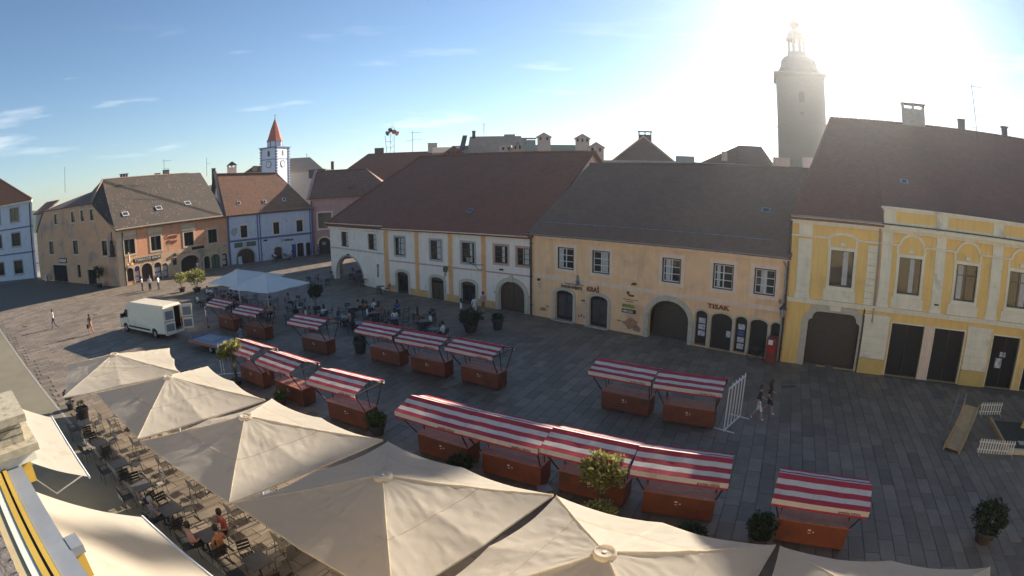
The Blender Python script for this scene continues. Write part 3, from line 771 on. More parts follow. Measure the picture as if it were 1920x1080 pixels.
for (a, c) in ((-.30, .27), (4.14, 4.57), (8.37, 8.79), (12.12, 12.53)):
    q = B(); q.box(a, c, -.06, 0, 0, 6.0); q.obj('pilaster', M['plaster_orange'], oh)
    q = B(); q.box(a - .09, a, -.03, 0, .6, 6.0); q.box(c, c + .09, -.03, 0, .6, 6.0); q.obj('pilaster_edge', M['sign_yellow'] if False else M['trim_beige'], oh)
q = B(); q.box(.36, OL, -.035, 0, 2.98, 3.10); q.obj('belt_course', M['trim_pink'], oh)
pl = [(.36, 1.1), (3.3, 4.1), (4.6, 5.8), (7.95, 8.35), (8.82, 9.5), (11.66, 12.1), (12.55, 13.5)]
for a, c in pl:
    q = B(); q.box(a, c, -.05, 0, 0, .62); q.obj('plinth', M['plaster_orange_base'], oh)
q = B(); q.box(-.3, OL, -.2, 0, 5.98, 6.17); q.obj('cornice', M['trim_beige'], oh)
rw = B(); rw.box(14.0, 14.35, -.14, 0, 3.28, 3.40); rw.obj('camera_box', M['metal_dark'], oh)
# ---------------------------------------------------------------- arcade house
A_W, RZ_W = (-20.73, 59.92, 0), math.atan2(-.677, .736)
wh = thing('arcade_house', 'white corner house with a round arched open passage and two upper windows', 'town house', A_W, RZ_W)
WL = 11.6
arc = orect(1.17, 7.0, 0, 2.85, 2.2, 14)
w = B(); w.wall([(0, 0), (WL, 0), (WL, 6.2), (0, 6.2)], [arc, orect(2.67, 4.31, 3.84, 5.5), orect(8.27, 9.98, 3.86, 5.5)], depth=.45)
w.obj('wall', M['plaster_white'], wh)
sd = B(); sd.wall([(0, 0), (15.5, 0), (15.5, 6.2), (0, 6.2)], [orect(1.0, 6.4, 0, 2.9, 2.2, 14)], depth=.45)
so = sd.obj('side_wall', M['plaster_white'], wh, loc=(0, 15.5, 0), rot=(0, 0, -math.pi / 2))
# mirrored so that the arch is beside the corner
so.data.transform(Matrix.Translation((15.5, 0, 0)) @ Matrix.Scale(-1, 4, (1, 0, 0)))
so.data.flip_normals()
q = B(); q.box(.45, WL, .45, 15, 3.1, 3.3); q.box(7.6, 7.9, .45, 7.2, 0, 3.1); q.box(.45, WL, 7.0, 7.3, 0, 3.1); q.box(.2, WL, 15.2, 15.5, 0, 6.2); q.obj('passage_walls', M['plaster_white'], wh)
for a, c in ((2.67, 4.31), (8.27, 9.98)):
    window(wh, a, c, 3.85, 5.5, mf='sash_brown', cols=2, rows=3, sur=.22, ms='plaster_lilac', proud=.04, rec=.14, hood=True, curtain=(.45, .95), msill='stone')
q = B(); q.ring(grow(arc, .16, 0), grow(arc, -.005, 0), -.03, .03); q.obj('arch_trim', M['plaster_grey'], wh)
q = B(); q.box(0, WL, -.07, 0, 3.55, 3.68); q.obj('belt_course', M['plaster_grey'], wh)
q = B(); q.box(-.3, WL, -.25, 0, 6.0, 6.2); q.box(-.2, WL, -.15, 0, 5.8, 5.997); q.obj('cornice', M['plaster_white'], wh)
gutter(wh, -.3, WL, -.45, 6.42, 'trim_beige')
q = B(); q.box(4.0, 4.35, -.2, 0, 2.95, 3.1); q.obj('camera_box', M['metal_dark'], wh)
q = B(); q.box(9.9, 10.1, -.12, 0, 2.15, 2.5); q.cyl((10.0, -.09, 1.2), (10.0, -.09, 2.1), .08, .05, 6); q.obj('wall_lamp', M['metal_grey'], wh)
# shared hipped roof, each house carries its own half
def l2w(A, rz, p): return Vector(A) + Matrix.Rotation(rz, 3, 'Z') @ Vector(p)
def w2l(A, rz, p): return Matrix.Rotation(-rz, 3, 'Z') @ (Vector(p) - Vector(A))
P_hip = l2w(A_W, RZ_W, (4.3, 10.2, 13.6)); e0 = l2w(A_W, RZ_W, (-.45, -.45, 6.15)); e1 = l2w(A_O, RZ_O, (-.05, -.45, 6.15)); e2 = l2w(A_O, RZ_O, (OL + .1, -.45, 6.1))
R1 = l2w(A_O, RZ_O, (16.9, 9.5, 13.1)); bk0 = l2w(A_W, RZ_W, (-.45, 19.5, 6.3)); bk2 = l2w(A_O, RZ_O, (OL + .1, 19, 6.3))
rf = B()
for poly in ([e0, e1, P_hip], [e0, P_hip, bk0]): rf.slab([w2l(A_W, RZ_W, p) for p in poly], .15)
rf.obj('roof', M['tile_brown'], wh)
rf = B()
for poly in ([e1, e2, R1], [e1, R1, P_hip], [P_hip, R1, bk2], [P_hip, bk2, bk0]): rf.slab([w2l(A_O, RZ_O, p) for p in poly], .15)
rf.obj('roof', M['tile_brown'], oh)
up = Vector((0, 0, .04))
ridgecaps(wh, w2l(A_W, RZ_W, e0 + up), w2l(A_W, RZ_W, P_hip + up), M['tile_brown']); ridgecaps(oh, w2l(A_O, RZ_O, P_hip + up), w2l(A_O, RZ_O, R1 + up), M['tile_brown'])
gutter(oh, -.1, OL, -.48, 6.18, 'trim_beige')
# gable fire wall against the beige roof
q = B(); q.slab([(OL + .15, -.5, 6.2), (OL + .45, -.5, 6.2), (OL + .6, 9.5, 13.25), (OL + .1, 9.5, 13.25)], .12); q.slab([(OL + .1, 9.5, 13.25), (OL + .6, 9.5, 13.25), (OL + .4, 19, 6.5), (OL + .1, 19, 6.5)], .12); q.obj('gable_coping', M['tile_brown'], oh)
skylight(oh, 9.4, 1.8, 7.80, math.atan2(6.95, 9.95), .5, .5, 'metal_grey')

# ---------------------------------------------------------------- blue house
A_L, RZ_L = (-41.91, 72.54, 0), math.atan2(.6482, .7615)
lh = thing('blue_house', 'pale blue house with dark blue bands, an arched gate and an old orange tiled roof', 'town house', A_L, RZ_L)
LW = [(2.11, 3.19), (7.48, 8.48), (11.36, 12.42)]
lg = orect(1.28, 4.14, 0, 2.18, 1.2, 12); ld = [orect(7.46, 8.68, 0, 1.85, .35), orect(10.4, 11.1, 0, 2.0), orect(11.3, 12.43, 0, 2.1, .2), orect(12.81, 13.6, 0, 2.05, .15)]
LLn = 14.1
w = B(); w.wall([(0, 0), (LLn, 0), (LLn, 7.6), (0, 7.6)], [lg] + ld + [orect(a, c, 3.87, 5.65) for a, c in LW], depth=.3)
bodybox(w, 0, LLn, 13.5, 7.6); w.face([(0, 0, 7.6), (0, 13.5, 7.6), (0, 7.5, 13.9)]); w.face([(LLn, 0, 7.6), (LLn, 13.5, 7.6), (LLn - 3.7, 6.7, 13.3)]); w.obj('wall', M['plaster_blue'], lh)
for a, c in LW: window(lh, a, c, 3.87, 5.65, mf='sash_dark', sur=.16, ms='plaster_white', rec=.12, sill=False, hood=True)
doorway(lh, lg, 'door_brown', 'arched_gate', rec=.3, sur=.22, ms='plaster_grey', leaves=2, boards=True)
doorway(lh, ld[0], 'glass_grey', 'shop_door', rec=.15, sur=.14, ms='stone', leaves=1)
doorway(lh, ld[1], 'blue_sign', 'shop_panel', rec=.02, sur=0, frame=None); doorway(lh, ld[2], 'glass_dark', 'shop_door', rec=.25, sur=0); doorway(lh, ld[3], 'glass_dark', 'shop_window', rec=.2, sur=0)
for (a, c) in ((.02, .3), (4.8, 5.4), (LLn - .5, LLn)):
    q = B(); q.box(a, a + .2, -.05, 0, 0, 7.4); q.box(c - .2, c, -.05, 0, 0, 7.4); q.obj('corner_band', M['trim_blue'], lh)
q = B(); q.box(0, LLn, -.07, 0, 3.33, 3.62); q.obj('belt_course', M['trim_blue'], lh)
q = B(); q.box(0, LLn, -.22, 0, 7.35, 7.55); q.obj('cornice', M['plaster_white'], lh); q = B(); q.box(0, LLn, -.12, 0, 7.1, 7.347); q.obj('cornice_band', M['trim_blue'], lh)
q = B(); q.box(.95, 2.3, -.06, 0, 2.45, 3.15); q.box(2.95, 4.45, -.06, 0, 2.45, 3.15); o = q.obj('sign_board', M['poster_green'], lh)
q = B(); q.prism([(2.4, 3.15), (2.4, 2.7), (2.62, 2.42), (2.85, 2.7), (2.85, 3.15)], -.09, 0); q.obj('crest', M['stone'], lh)
q = B(); q.box(5.75, 6.4, -.04, 0, 2.95, 3.2); q.obj('street_plate', M['sign_black'], lh)
text(lh, 'mlinar', 9.2, 2.65, .55, M['letter_dark'], y=-.05, extrude=.03, sx=1.1); q = B(); o_ = [(8.85 + .2 * math.cos(t_ * .7), 2.85 + .2 * math.sin(t_ * .7)) for t_ in range(1, 9)]
q.path([(x, -.05, z) for x, z in o_], .03, 5); q.obj('sign_mark', M['letter_dark'], lh)
patch(lh, 1.1, 4.9, 1.3, 1.6, 12, 'plaster_grey'); 
rf = B(); rf.slab([(-.2, -.45, 7.35), (LLn + .1, -.45, 7.35), (10.4, 6.9, 13.4), (-.2, 7.5, 13.9)], t); rf.slab([(-.2, 7.5, 13.9), (10.4, 6.9, 13.4), (LLn, 13.9, 7.6), (-.2, 13.9, 7.6)], t); rf.slab([(LLn + .1, -.45, 7.35), (LLn, 13.9, 7.6), (10.4, 6.9, 13.4)], t)
rf.obj('roof', M['tile_orange'], lh); ridgecaps(lh, (-.1, 7.5, 13.95), (10.4, 6.9, 13.45), M['tile_ruddy'], .13)
q = B(); q.slab([(-.75, -.6, 7.4), (-.2, -.6, 7.5), (-.2, 7.5, 14.45), (-.75, 7.5, 14.45)], .3); q.slab([(-.75, 7.5, 14.45), (-.2, 7.5, 14.45), (-.2, 14, 7.8), (-.75, 14, 7.8)], .3); q.box(-.7, -.25, -.1, 14, 0, 7.7); q.obj('fire_wall', M['chimney_dark'], lh)
for u, y, z in ((2.4, 1.7, 9.0), (6.6, 1.5, 8.87), (9.9, 1.6, 8.95)): skylight(lh, u, y, z, math.atan2(6.3, 8), .55, .8)
chimney(lh, 2.9, 9.5, 11.5, 15.4, 1.5, 1.0, 'plaster_white', 'house'); chimney(lh, -.5, 8.6, 13, 14.9, .6, .6, 'chimney_dark', 'flat')

# ---------------------------------------------------------------- pink house behind the arcade
A_P = (-31.6, 82.2, 0); RZ_P = R(8)
ph = thing('pink_house', 'pink corner house with a ribbed ruddy tile roof glimpsed behind the arcade house', 'town house', A_P, RZ_P)
pg = orect(1.1, 3.1, 0, 2.6, .9, 10)
w = B(); w.wall([(0, 0), (14, 0), (14, 8.9), (0, 8.9)], [pg, orect(1.2, 3.4, 4.1, 6.5)], depth=.3); bodybox(w, 0, 14, 12, 8.9); w.face([(0, 0, 8.9), (0, 12, 8.9), (0, 5.8, 13.2)]); w.obj('wall', M['plaster_pink'], ph)
window(ph, 1.2, 3.4, 4.1, 6.5, mf='sash_dark', mg='glass_grey', cols=1, rows=1, sur=.25, ms='trim_beige', sill=True)
doorway(ph, pg, 'door_dark', 'arched_gate', rec=.3, sur=.25, ms='trim_beige', leaves=1)
q = B(); q.lathe([(.05, 0), (.3, .06), (.36, .3), (.2, .5)], (2.0, .1, 1.4), 8); q.obj('wreath', M['plaster_grey'], ph)
q = B(); q.box(-.1, 14, -.25, 0, 8.6, 8.9); q.box(0, 14, -.1, 0, 7.5, 7.7); q.box(0, 14, -.12, 0, 3.5, 3.7); q.obj('cornice', M['trim_pink'], ph)
pipe(ph, .2, 0, 8.5, m='metal_dark')
rf = B(); rf.slab([(-.1, -.5, 8.9), (14, -.5, 8.9), (8.6, 5.8, 13.2), (-.1, 5.8, 13.2)], t); rf.slab([(-.1, 5.8, 13.2), (8.6, 5.8, 13.2), (14, 12, 8.9), (-.1, 12, 8.9)], t); rf.slab([(14, -.5, 8.9), (14, 12, 8.9), (8.6, 5.8, 13.2)], t); rf.obj('roof', M['tile_ruddy'], ph)
ridgecaps(ph, (-.1, 5.8, 13.25), (8.6, 5.8, 13.25), M['tile_ruddy'], .16); skylight(ph, 6.6, 1.3, 10.3, math.atan2(4.3, 6.3), .9, .6, 'tile_ruddy')
q = B(); q.slab([(-.5, -.6, 8.9), (-.05, -.6, 8.9), (-.05, 5.8, 13.5), (-.5, 5.8, 13.5)], .3); q.obj('fire_wall', M['plaster_pink'], ph)

# ---------------------------------------------------------------- peach corner house
A_C, RZ_C = (-50.8, 55.79, 0), math.atan2(.8831, .4692)
ch = thing('peach_house', 'old peach corner house with mossy half hipped roof and a tobacconist below', 'town house', A_C, RZ_C)
CW = [(1.21, 2.9), (5.52, 7.17), (11.1, 12.76), (15.34, 16.96)]
c_holes = [orect(1.25, 2.3, .5, 2.2, .35), orect(3.6, 5.4, 0, 2.44, .8, 10), orect(5.71, 6.9, 0, 2.3, .5), orect(7.0, 8.0, 0, 2.0, .4), orect(10.24, 13.5, 0, 2.45, .9, 10), orect(14.3, 15.35, .1, 1.95, .4), orect(15.6, 17.2, 0, 2.0, .5), orect(17.6, 18.6, 0, 1.9, .4), orect(2.5, 3.35, .1, 2.3, .3)]
CL = 18.9
def cz(u): return 5.93 - (u - 2) * .022
w = B(); w.wall([(0, 0), (CL, 0), (CL, 7.55), (0, 7.55)], c_holes + [orect(a, c, cz(a) - 1.93, cz(a)) for a, c in CW], depth=.3)
w.obj('wall', M['plaster_peach'], ch)
lo = B(); lo.wall([(.02, .3), (CL - .02, .3), (CL - .02, 3.55), (.02, 3.55)], [[(x, max(z, .31)) for x, z in h] for h in c_holes], y=-.012, depth=.012); lo.obj('lower_plaster', M['plaster_peach_low'], ch)
for i, (a, c) in enumerate(CW):
    z1 = cz(a); window(ch, a, c, z1 - 1.93, z1, mf='sash_dark', mg='glass_dark', cols=2, rows=1, sur=.24, ms='trim_peach', proud=.05, rec=.14, curtain=(.42, .58) if i < 2 else False, sill=False, bar=.12)
    if i < 3:
        q = B(); q.box(a - .35, c + .3, -.05, 0, z1 + .42, z1 + 1.25); q.box(a - .1, c + .05, -.08, -.051, z1 + .5, z1 + 1.15); q.box(a - .4, c + .4, -.14, 0, z1 + .3, z1 + .4); q.obj('relief_panel', M['trim_peach'], ch)
dn = ['display_window', 'shop_door', 'shop_window', 'shop_window', 'gateway', 'display_window', 'shop_door', 'shop_window', 'shop_panel']
dm = ['glass_dark', 'door_dark', 'glass_grey', 'metal_grey', 'door_dark', 'glass_dark', 'poster_green', 'glass_dark', 'purple']
for o_, nm, mm_ in zip(c_holes, dn, dm):
    dd = doorway(ch, o_, mm_, nm, rec=.2 if nm != 'gateway' else .6, sur=.16, ms='trim_peach', leaves=2 if nm == 'shop_door' else 1, floor=o_[0][1], frame='sash_dark' if mm_ != 'purple' else None)
    if nm in ('shop_window', 'shop_panel'):
        for j in range(2):
            p = B(); p.box(o_[0][0] + .15, o_[1][0] - .15, .16, .18, .25 + j * .75, .85 + j * .75); p.obj('poster', M['poster'], dd)
q = B(); q.prism([(2.42, 2.80), (6.92, 2.80), (6.92, 3.28), (2.42, 3.28)], -.12, 0); s1 = q.obj('shop_sign', M['sign_black'], ch)
text(s1, 'TOBACCO SHOP', 2.58, 2.90, .42, M['letter_white'], y=-.14, sx=1.32)
text(ch, 'Centar', 7.95, 5.25, .75, M['letter_red'], y=-.04, sx=1.02); text(ch, '\u2022Pojc\u2022', 8.1, 4.55, .75, M['letter_red'], y=-.04, sx=1.02)
q = B(); q.box(12.3, 14.5, -.08, 0, 3.15, 3.55); q.obj('shop_sign', M['sign_black'], ch); q = B(); q.box(11.9, 14.6, -.04, 0, 3.05, 3.65); q.obj('sign_panel', M['trim_peach'], ch)
q = B(); q.box(8.9, 9.5, -.06, 0, 1.5, 2.5); q.obj('notice_board', M['door_dark'], ch); q = B(); q.cyl((9.3, -.2, 2.9), (9.3, 0, 2.9), .22, .22, 10); q.path([(9.3, -.1, 2.9), (12, -.1, 3.0)], .03, 5); q.obj('wall_lamp', M['metal_dark'], ch)
q = B(); q.box(.03, 1.0, -.06, 0, 0, 7.3); q.obj('corner_band', M['trim_peach'], ch)
q = B(); q.box(0, CL, -.25, 0, 7.25, 7.5); q.obj('cornice', M['trim_peach'], ch)
pipe(ch, .98, 0, 7.0, y=-.14, r=.08, m='metal_dark')
q = B(); q.lathe([(.16, 0), (.2, .3), (.16, .9), (.1, 1.05), (.13, 1.2), (.05, 1.4)], (1.65, -.3, 2.9), 8); q.box(1.3, 2.2, -.6, 0, 2.3, 2.45); q.lathe([(.1, 0), (.25, .2), (.1, .4)], (1.35, -.35, 2.45), 6); q.lathe([(.1, 0), (.25, .2), (.1, .4)], (2.05, -.35, 2.45), 6); q.obj('wall_figure', M['trim_peach'], ch)
# side wall towards the left
SLn = 29.5; a_side = math.atan2(-.271, .963)
side_local = a_side - RZ_C
def sideM():
    return Matrix.Rotation(side_local, 4, 'Z') @ Matrix.Translation((-SLn, 0, 0))
sw = B()
S_h = [orect(*q) for q in ((8.4, 9.9, 9.0, 10.55), (15.4, 16.8, 9.0, 10.55), (18.9, 20.1, 9.0, 10.55), (22.1, 23.3, 9.0, 10.5), (5.3, 7.3, 4.35, 6.35), (15.4, 17.2, 4.3, 6.3), (25.2, 26.8, 4.1, 6.1))]
S_d = [orect(6.2, 12.2, 0, 2.6, .0), orect(16.2, 17.4, .9, 2.75), orect(19.8, 22.6, 0, 2.1)]
sw.wall([(0, 0), (SLn, 0), (SLn, 7.5), (22.9, 11.3), (3.5, 11.3), (0, 8.2)], S_h + S_d, depth=.3)
side = sw.obj('side_wall', M['plaster_peach_side'], ch); side.matrix_local = sideM()
for q_ in ((8.4, 9.9, 9.0, 10.55), (15.4, 16.8, 9.0, 10.55), (18.9, 20.1, 9.0, 10.55), (22.1, 23.3, 9.0, 10.5), (5.3, 7.3, 4.35, 6.35), (15.4, 17.2, 4.3, 6.3), (25.2, 26.8, 4.1, 6.1)):
    wn_ = window(ch, *q_, mf='sash_dark', cols=1, rows=1, sur=.2, ms='trim_peach', rec=.14, sill=False); wn_.matrix_local = sideM()
for o_, nm, mm_ in zip(S_d, ('shop_door', 'display_window', 'shop_window'), ('glass_dark', 'glass_dark', 'glass_dark')):
    dd = doorway(ch, o_, mm_, nm, rec=.25, sur=.14, ms='trim_peach', leaves=3, floor=o_[0][1]); dd.matrix_local = sideM()
q = B(); q.box(9.3, 12.4, -.1, 0, 2.95, 3.7); s1 = q.obj('shop_sign', M['sign_black'], ch); s1.matrix_local = sideM()
q = B(); q.box(9.5, 12.2, -.13, -.101, 3.1, 3.55); s2 = q.obj('sign_face', M['poster'], s1)
q = B(); q.lathe([(.3, 0), (.36, .6), (.28, 1.2), (.18, 1.45), (.24, 1.7), (.1, 1.95)], (28.6, -.35, 4.2), 8); q.box(28.1, 29.1, -.7, 0, 4.0, 4.2); q.box(28.3, 28.4, -.1, 0, 5.0, 7.2); s1 = q.obj('statue', M['metal_dark'], ch); s1.matrix_local = sideM()
# roof: points in the front frame
def sp(x, y, z): return sideM() @ Vector((x, y, z))
RL0 = Vector((1.0, 8.0, 14.5)); RL1 = Vector((16.6, 8.0, 14.4)); g0 = sp(22.9, -.15, 11.35); eA = sp(SLn + .2, -.3, 7.45); g1 = sp(3.5, -.15, 11.35)
pk = w2l(A_C, RZ_C, (-56.8, 68.0, 13.4)); pk = Vector((pk.x, pk.y, 13.4))
bk = [sp(-.2, -.2, 8.2)]
# far end of the side ridge
far = w2l(A_C, RZ_C, (-66.0, 66.5, 0)); far = Vector((far.x, far.y, 13.3))
rf = B()
rf.slab([(-.1, -.45, 7.3), (CL, -.45, 7.3), RL1 + Vector((2.3, 0, 0)), RL0, g0], .15)
rf.obj('roof', M['tile_old'], ch)
rf = B(); rf.slab([g0, RL0, far], .15); rf.slab([g0, far, g1], .15); rf.slab([g1, far, sp(-3, 8, 8.0), sp(-.4, -.2, 8.1)], .15)
rf.slab([RL0, RL1 + Vector((2.3, 0, 0)), (CL, 16.5, 7.5), (1, 16.5, 7.5)], .15); rf.slab([RL0, (1, 16.5, 7.5), sp(3, 16, 7.5), far], .15)
rf.obj('roof', M['tile_grey'], ch)
add('ridge_light', (.36, .25, .17), var=.3, scale=5)
ridgecaps(ch, g0 + up, RL0 + up, M['ridge_light'], .14); ridgecaps(ch, RL0 + up, RL1 + up, M['ridge_light'], .1)
w = B(); w.face([(CL, 0, 0), (CL, 16, 0), (CL, 16, 7.5), (CL, 8, 14.2), (CL, 0, 7.5)]); explode(w.obj('end_wall', M['plaster_grey'], ch)) if False else w.obj('end_wall', M['plaster_grey'], ch)
w = B(); w.face([sp(0, 0, 0), sp(0, 14, 0), sp(0, 14, 8), sp(0, 0, 8.2)]); w.obj('end_wall', M['plaster_grey'], ch)
for u, y, z in ((2.5, 1.75, 9.05), (8.2, 2.0, 9.3), (13.4, 2.3, 9.55)): skylight(ch, u, y + .3, z + .2, math.atan2(6.9, 8.4), 1.0, .8)
chimney(ch, 4.9, 8.4, 13.5, 15.1, 1.1, .7, 'chimney_dark', 'cap'); chimney(ch, 12.5, 8.3, 13.5, 15.1, .9, .7, 'chimney_dark', 'flat'); chimney(ch, 10.9, 8.3, 13.5, 14.7, .8, .6, 'chimney', 'flat')
gutter(ch, 0, CL, -.5, 7.3, 'metal_dark')

# ---------------------------------------------------------------- house on the far left
A_F, RZ_F = (-83.2, 65.9, 0), R(15)
fh = thing('pale_house', 'pale grey blue three storey house with orange roof at the left edge', 'town house', A_F, RZ_F)
FW = [(u, z) for u in (-6.1, -11.5, -17) for z in (10.5, 6.05, 1.1)]
w = B(); w.wall([(-24, 0), (0, 0), (0, 13.9), (-24, 13.9)], [orect(u, u + 2.4, z, z + 2.3) for u, z in FW], depth=.3); w.face([(0, 0, 0), (-7.5, 10, 0), (-7.5, 10, 13.9), (0, 0, 13.9)]); w.obj('wall', M['plaster_blue'], fh)
for u, z in FW: window(fh, u, u + 2.4, z, z + 2.3, mf='sash_brown', sur=.25, ms='plaster_grey', rec=.14, cols=2, rows=2)
for z in (9.1, 4.6):
    q = B(); q.box(-24, 0, -.12, 0, z, z + .22); q.obj('belt_course', M['trim_blue'], fh)
q = B(); q.box(-24, .2, -.4, 0, 13.4, 13.9); q.obj('cornice', M['plaster_white'], fh); pipe(fh, -.6, 0, 13.2, m='metal_dark', r=.1)
rf = B(); rf.slab([(-24, -.6, 13.85), (.4, -.6, 13.85), (-15.5, 7, 19.6), (-24, 7, 19.6)], .15); rf.slab([(.4, -.6, 13.85), (-7.5, 10.5, 13.9), (-15.5, 7, 19.6)], .15); rf.obj('roof', M['tile_bright'], fh)
ridgecaps(fh, (.4, -.6, 13.95), (-15.5, 7, 19.65), M['tile_ruddy'], .2)
b_ = thing('low_house', 'low grey link building between the pale house and the peach corner house', 'building', (-82.5, 66.2, 0), R(-10))
q = B(); q.box(0, 5, 0, 3, 0, 11.2); q.obj('wall', M['plaster_grey'], b_); q = B(); q.slab([(-.3, -.5, 11.2), (5, -.5, 11.2), (5, 3, 13.0), (-.3, 3, 13.0)], .2); q.obj('roof', M['tile_ruddy'], b_)

for o_ in [o for o in bpy.data.objects if o.name.split('.')[0] in ('keystone', 'string_course', 'impost', 'sign_board')]: explode(o_)
for o_ in [o for o in bpy.data.objects if o.name.split('.')[0] in ('graffiti', 'door_seam')]: stuff(o_)
# ---------------------------------------------------------------- skyline
def face_cam(x, y): return math.atan2(-x, y)      # rotation that turns local -y towards the camera
# town hall tower with red spire
tw = thing('church_tower', 'white church tower with dark corner stones, two clocks and a red pyramid spire', 'tower', (-67.6, 147.0, 0), face_cam(-67.6, 147) + R(-38))
S = 2.95
q = B(); q.box(-S, S, -S, S, 0, 23.0); q.obj('wall', M['tower_white'], tw)
q = B(); q.box(-S - .5, S + .5, -S - .5, S + .5, 23.0, 23.25); q.box(-S - .08, S + .08, -S - .08, S + .08, 19.6, 19.8); q.obj('cornice', M['trim_blue'], tw)
for sx in (-1, 1):
    for sy in (-1, 1):
        q = B()
        for k in range(14): q.box(sx * S - .28 + (.07 if k % 2 else 0) * -sx, sx * S + .28 - (.0), sy * S - .3, sy * S + .3, 12 + k * .8, 12.55 + k * .8)
        q.obj('corner_stones', M['trim_blue'], tw); stuff(tree(tw)[-1]) if False else None
for rot in (0, math.pi / 2, -math.pi / 2):
    Mx = Matrix.Rotation(rot, 4, 'Z')
    q = B(); q.prism([(x, z + 20.6) for x, z in orect(-.38, .38, 0, 1.6, .35)], -S - .06, -S - .01, 0, Mx); q.obj('belfry_window', M['black'], tw)
    q = B(); q.cyl(Mx @ Vector((0, -S - .12, 18.3)), Mx @ Vector((0, -S, 18.3)), 1.0, 1.0, 20); o = q.obj('clock_face', M['letter_white'], tw)
    q = B(); q.ring([(1.05 * math.cos(a * .314), 18.3 + 1.05 * math.sin(a * .314)) for a in range(20)], [(.85 * math.cos(a * .314), 18.3 + .85 * math.sin(a * .314)) for a in range(20)], -S - .16, -S - .12)
    q.box(-.05, .05, -S - .16, -S - .13, 18.3, 19.0); q.box(0, .5, -S - .16, -S - .13, 18.25, 18.35)
    h = q.obj('clock_hands', M['trim_blue'], o); h.matrix_local = Mx
q = B(); q.lathe([(2.15, 23.2), (2.15, 25.0)], (0, 0, 0), 8); q.obj('drum', M['tower_white'], tw)
q = B()
for a in range(8): q.cyl((2.16 * math.cos(a * .785), 2.16 * math.sin(a * .785), 23.2), (2.16 * math.cos(a * .785), 2.16 * math.sin(a * .785), 25.0), .14, .14, 5)
explode(q.obj('drum_edge', M['trim_blue'], tw))
q = B(); q.lathe([(2.5, 24.95), (1.9, 26.4), (1.25, 28.6), (.6, 30.4), (.08, 31.7)], (0, 0, 0), 8); q.obj('spire', M['spire_red'], tw)
q = B(); q.cyl((0, 0, 31.5), (0, 0, 33.2), .06, .04, 6); q.lathe([(.05, 0), (.2, .12), (.05, .3)], (0, 0, 31.8), 8); q.box(-.3, .3, -.04, .04, 32.6, 32.72); q.obj('finial', M['metal_dark'], tw)
nv = thing('church_nave', 'pale orange church nave roof beside the tower with the red spire', 'church', (-66, 156.5, 0), face_cam(-62, 158))
q = B(); q.box(-1, 9, 0, 12, 0, 16.1); q.obj('wall', M['chimney'], nv)
q = B(); q.slab([(-1, -.5, 16.0), (10.2, -.5, 16.0), (5.6, 6, 20.6), (-1, 6, 20.6)], .2); q.slab([(10.2, -.5, 16), (10.2, 12, 16), (5.6, 6, 20.6)], .2); q.obj('roof', M['tile_pale'], nv)
q = B(); q.cyl((4.6, 6, 20.5), (4.6, 6, 21.9), .05, .05, 5); q.box(4.3, 4.9, 5.95, 6.05, 21.3, 21.4); q.obj('roof_cross', M['metal_dark'], nv)
lw_ = thing('church_annex', 'low dark roofed church annex left of the white tower', 'church', (-80, 150, 0), face_cam(-78, 150))
q = B(); q.prism([(0, 0), (8.5, 0), (8.5, 18.6), (3.2, 18.6), (0, 16.8)], 0, 6); q.obj('wall', M['tile_brown'], lw_)
q = B(); q.prism([(2.9, 16.9), (4.4, 16.9), (4.4, 18.7), (2.9, 18.7)], -.3, -.02); q.obj('dormer', M['tile_pale'], lw_)

# baroque tower on the right, against the sun
TX, TY = 58.6, 99.3
bt = thing('baroque_tower', 'tall grey baroque church tower with a bulbous lantern standing hazy against the sun', 'tower', (TX, TY, 0), face_cam(TX, TY) + R(4))
S = 4.95
q = B(); q.box(-S, S, -S, S, 0, 33.6); q.obj('wall', M['tower_grey'], bt)
for z in (23.6, 12): 
    q = B(); q.box(-S - .15, S + .15, -S - .15, S + .15, z, z + .3); q.obj('string_course', M['tower_grey'], bt)
q = B(); q.box(-S - .25, S + .25, -S - .25, S + .25, 33.3, 33.6); q.box(-S - .55, S + .55, -S - .55, S + .55, 33.6, 34.0); q.obj('cornice', M['tower_grey'], bt)
for rot in (0, math.pi / 2, -math.pi / 2):
    Mx = Matrix.Rotation(rot, 4, 'Z')
    q = B(); q.prism([(x, z + 28) for x, z in orect(-.6, .6, 0, 2.2, .5)], -S - .06, -S - .01, 0, Mx); q.obj('belfry_window', M['chimney_dark'], bt)
    q = B(); q.box(-.35, .35, -S - .05, -S - .01, 25.5, 26.1, 0, Mx); q.obj('slit_window', M['chimney_dark'], bt)
def sq(b_, prof, pw=1.0, n=16):
    """squarish lathe: superellipse rings"""
    rings = []
    for r, z, e in prof:
        ring = []
        for i in range(n):
            t_ = 2 * math.pi * (i + .5) / n; c, s = math.cos(t_), math.sin(t_)
            k = (abs(c) ** e + abs(s) ** e) ** (-1 / e); ring.append((r * k * c, r * k * s, z))
        rings.append(ring)
    for a, c in zip(rings, rings[1:]):
        for i in range(n): j = (i + 1) % n; b_.face([a[i], a[j], c[j], c[i]])
    b_.face(rings[-1])
q = B(); sq(q, [(5.5, 34.0, 12), (4.6, 34.5, 10), (4.0, 35.5, 8), (3.75, 37.0, 6), (3.2, 37.8, 5), (2.3, 38.4, 4), (2.0, 38.9, 4), (2.0, 39.3, 6)], n=24); q.obj('dome', M['copper'], bt)
q = B()
for k in range(8):
    t_ = math.pi / 4 * k + .39; q.cyl((1.75 * math.cos(t_), 1.75 * math.sin(t_), 39.2), (1.75 * math.cos(t_), 1.75 * math.sin(t_), 42.2), .26, .26, 6)
q.lathe([(2.1, 39.1), (2.1, 39.4)], n=16); q.obj('lantern', M['copper'], bt)
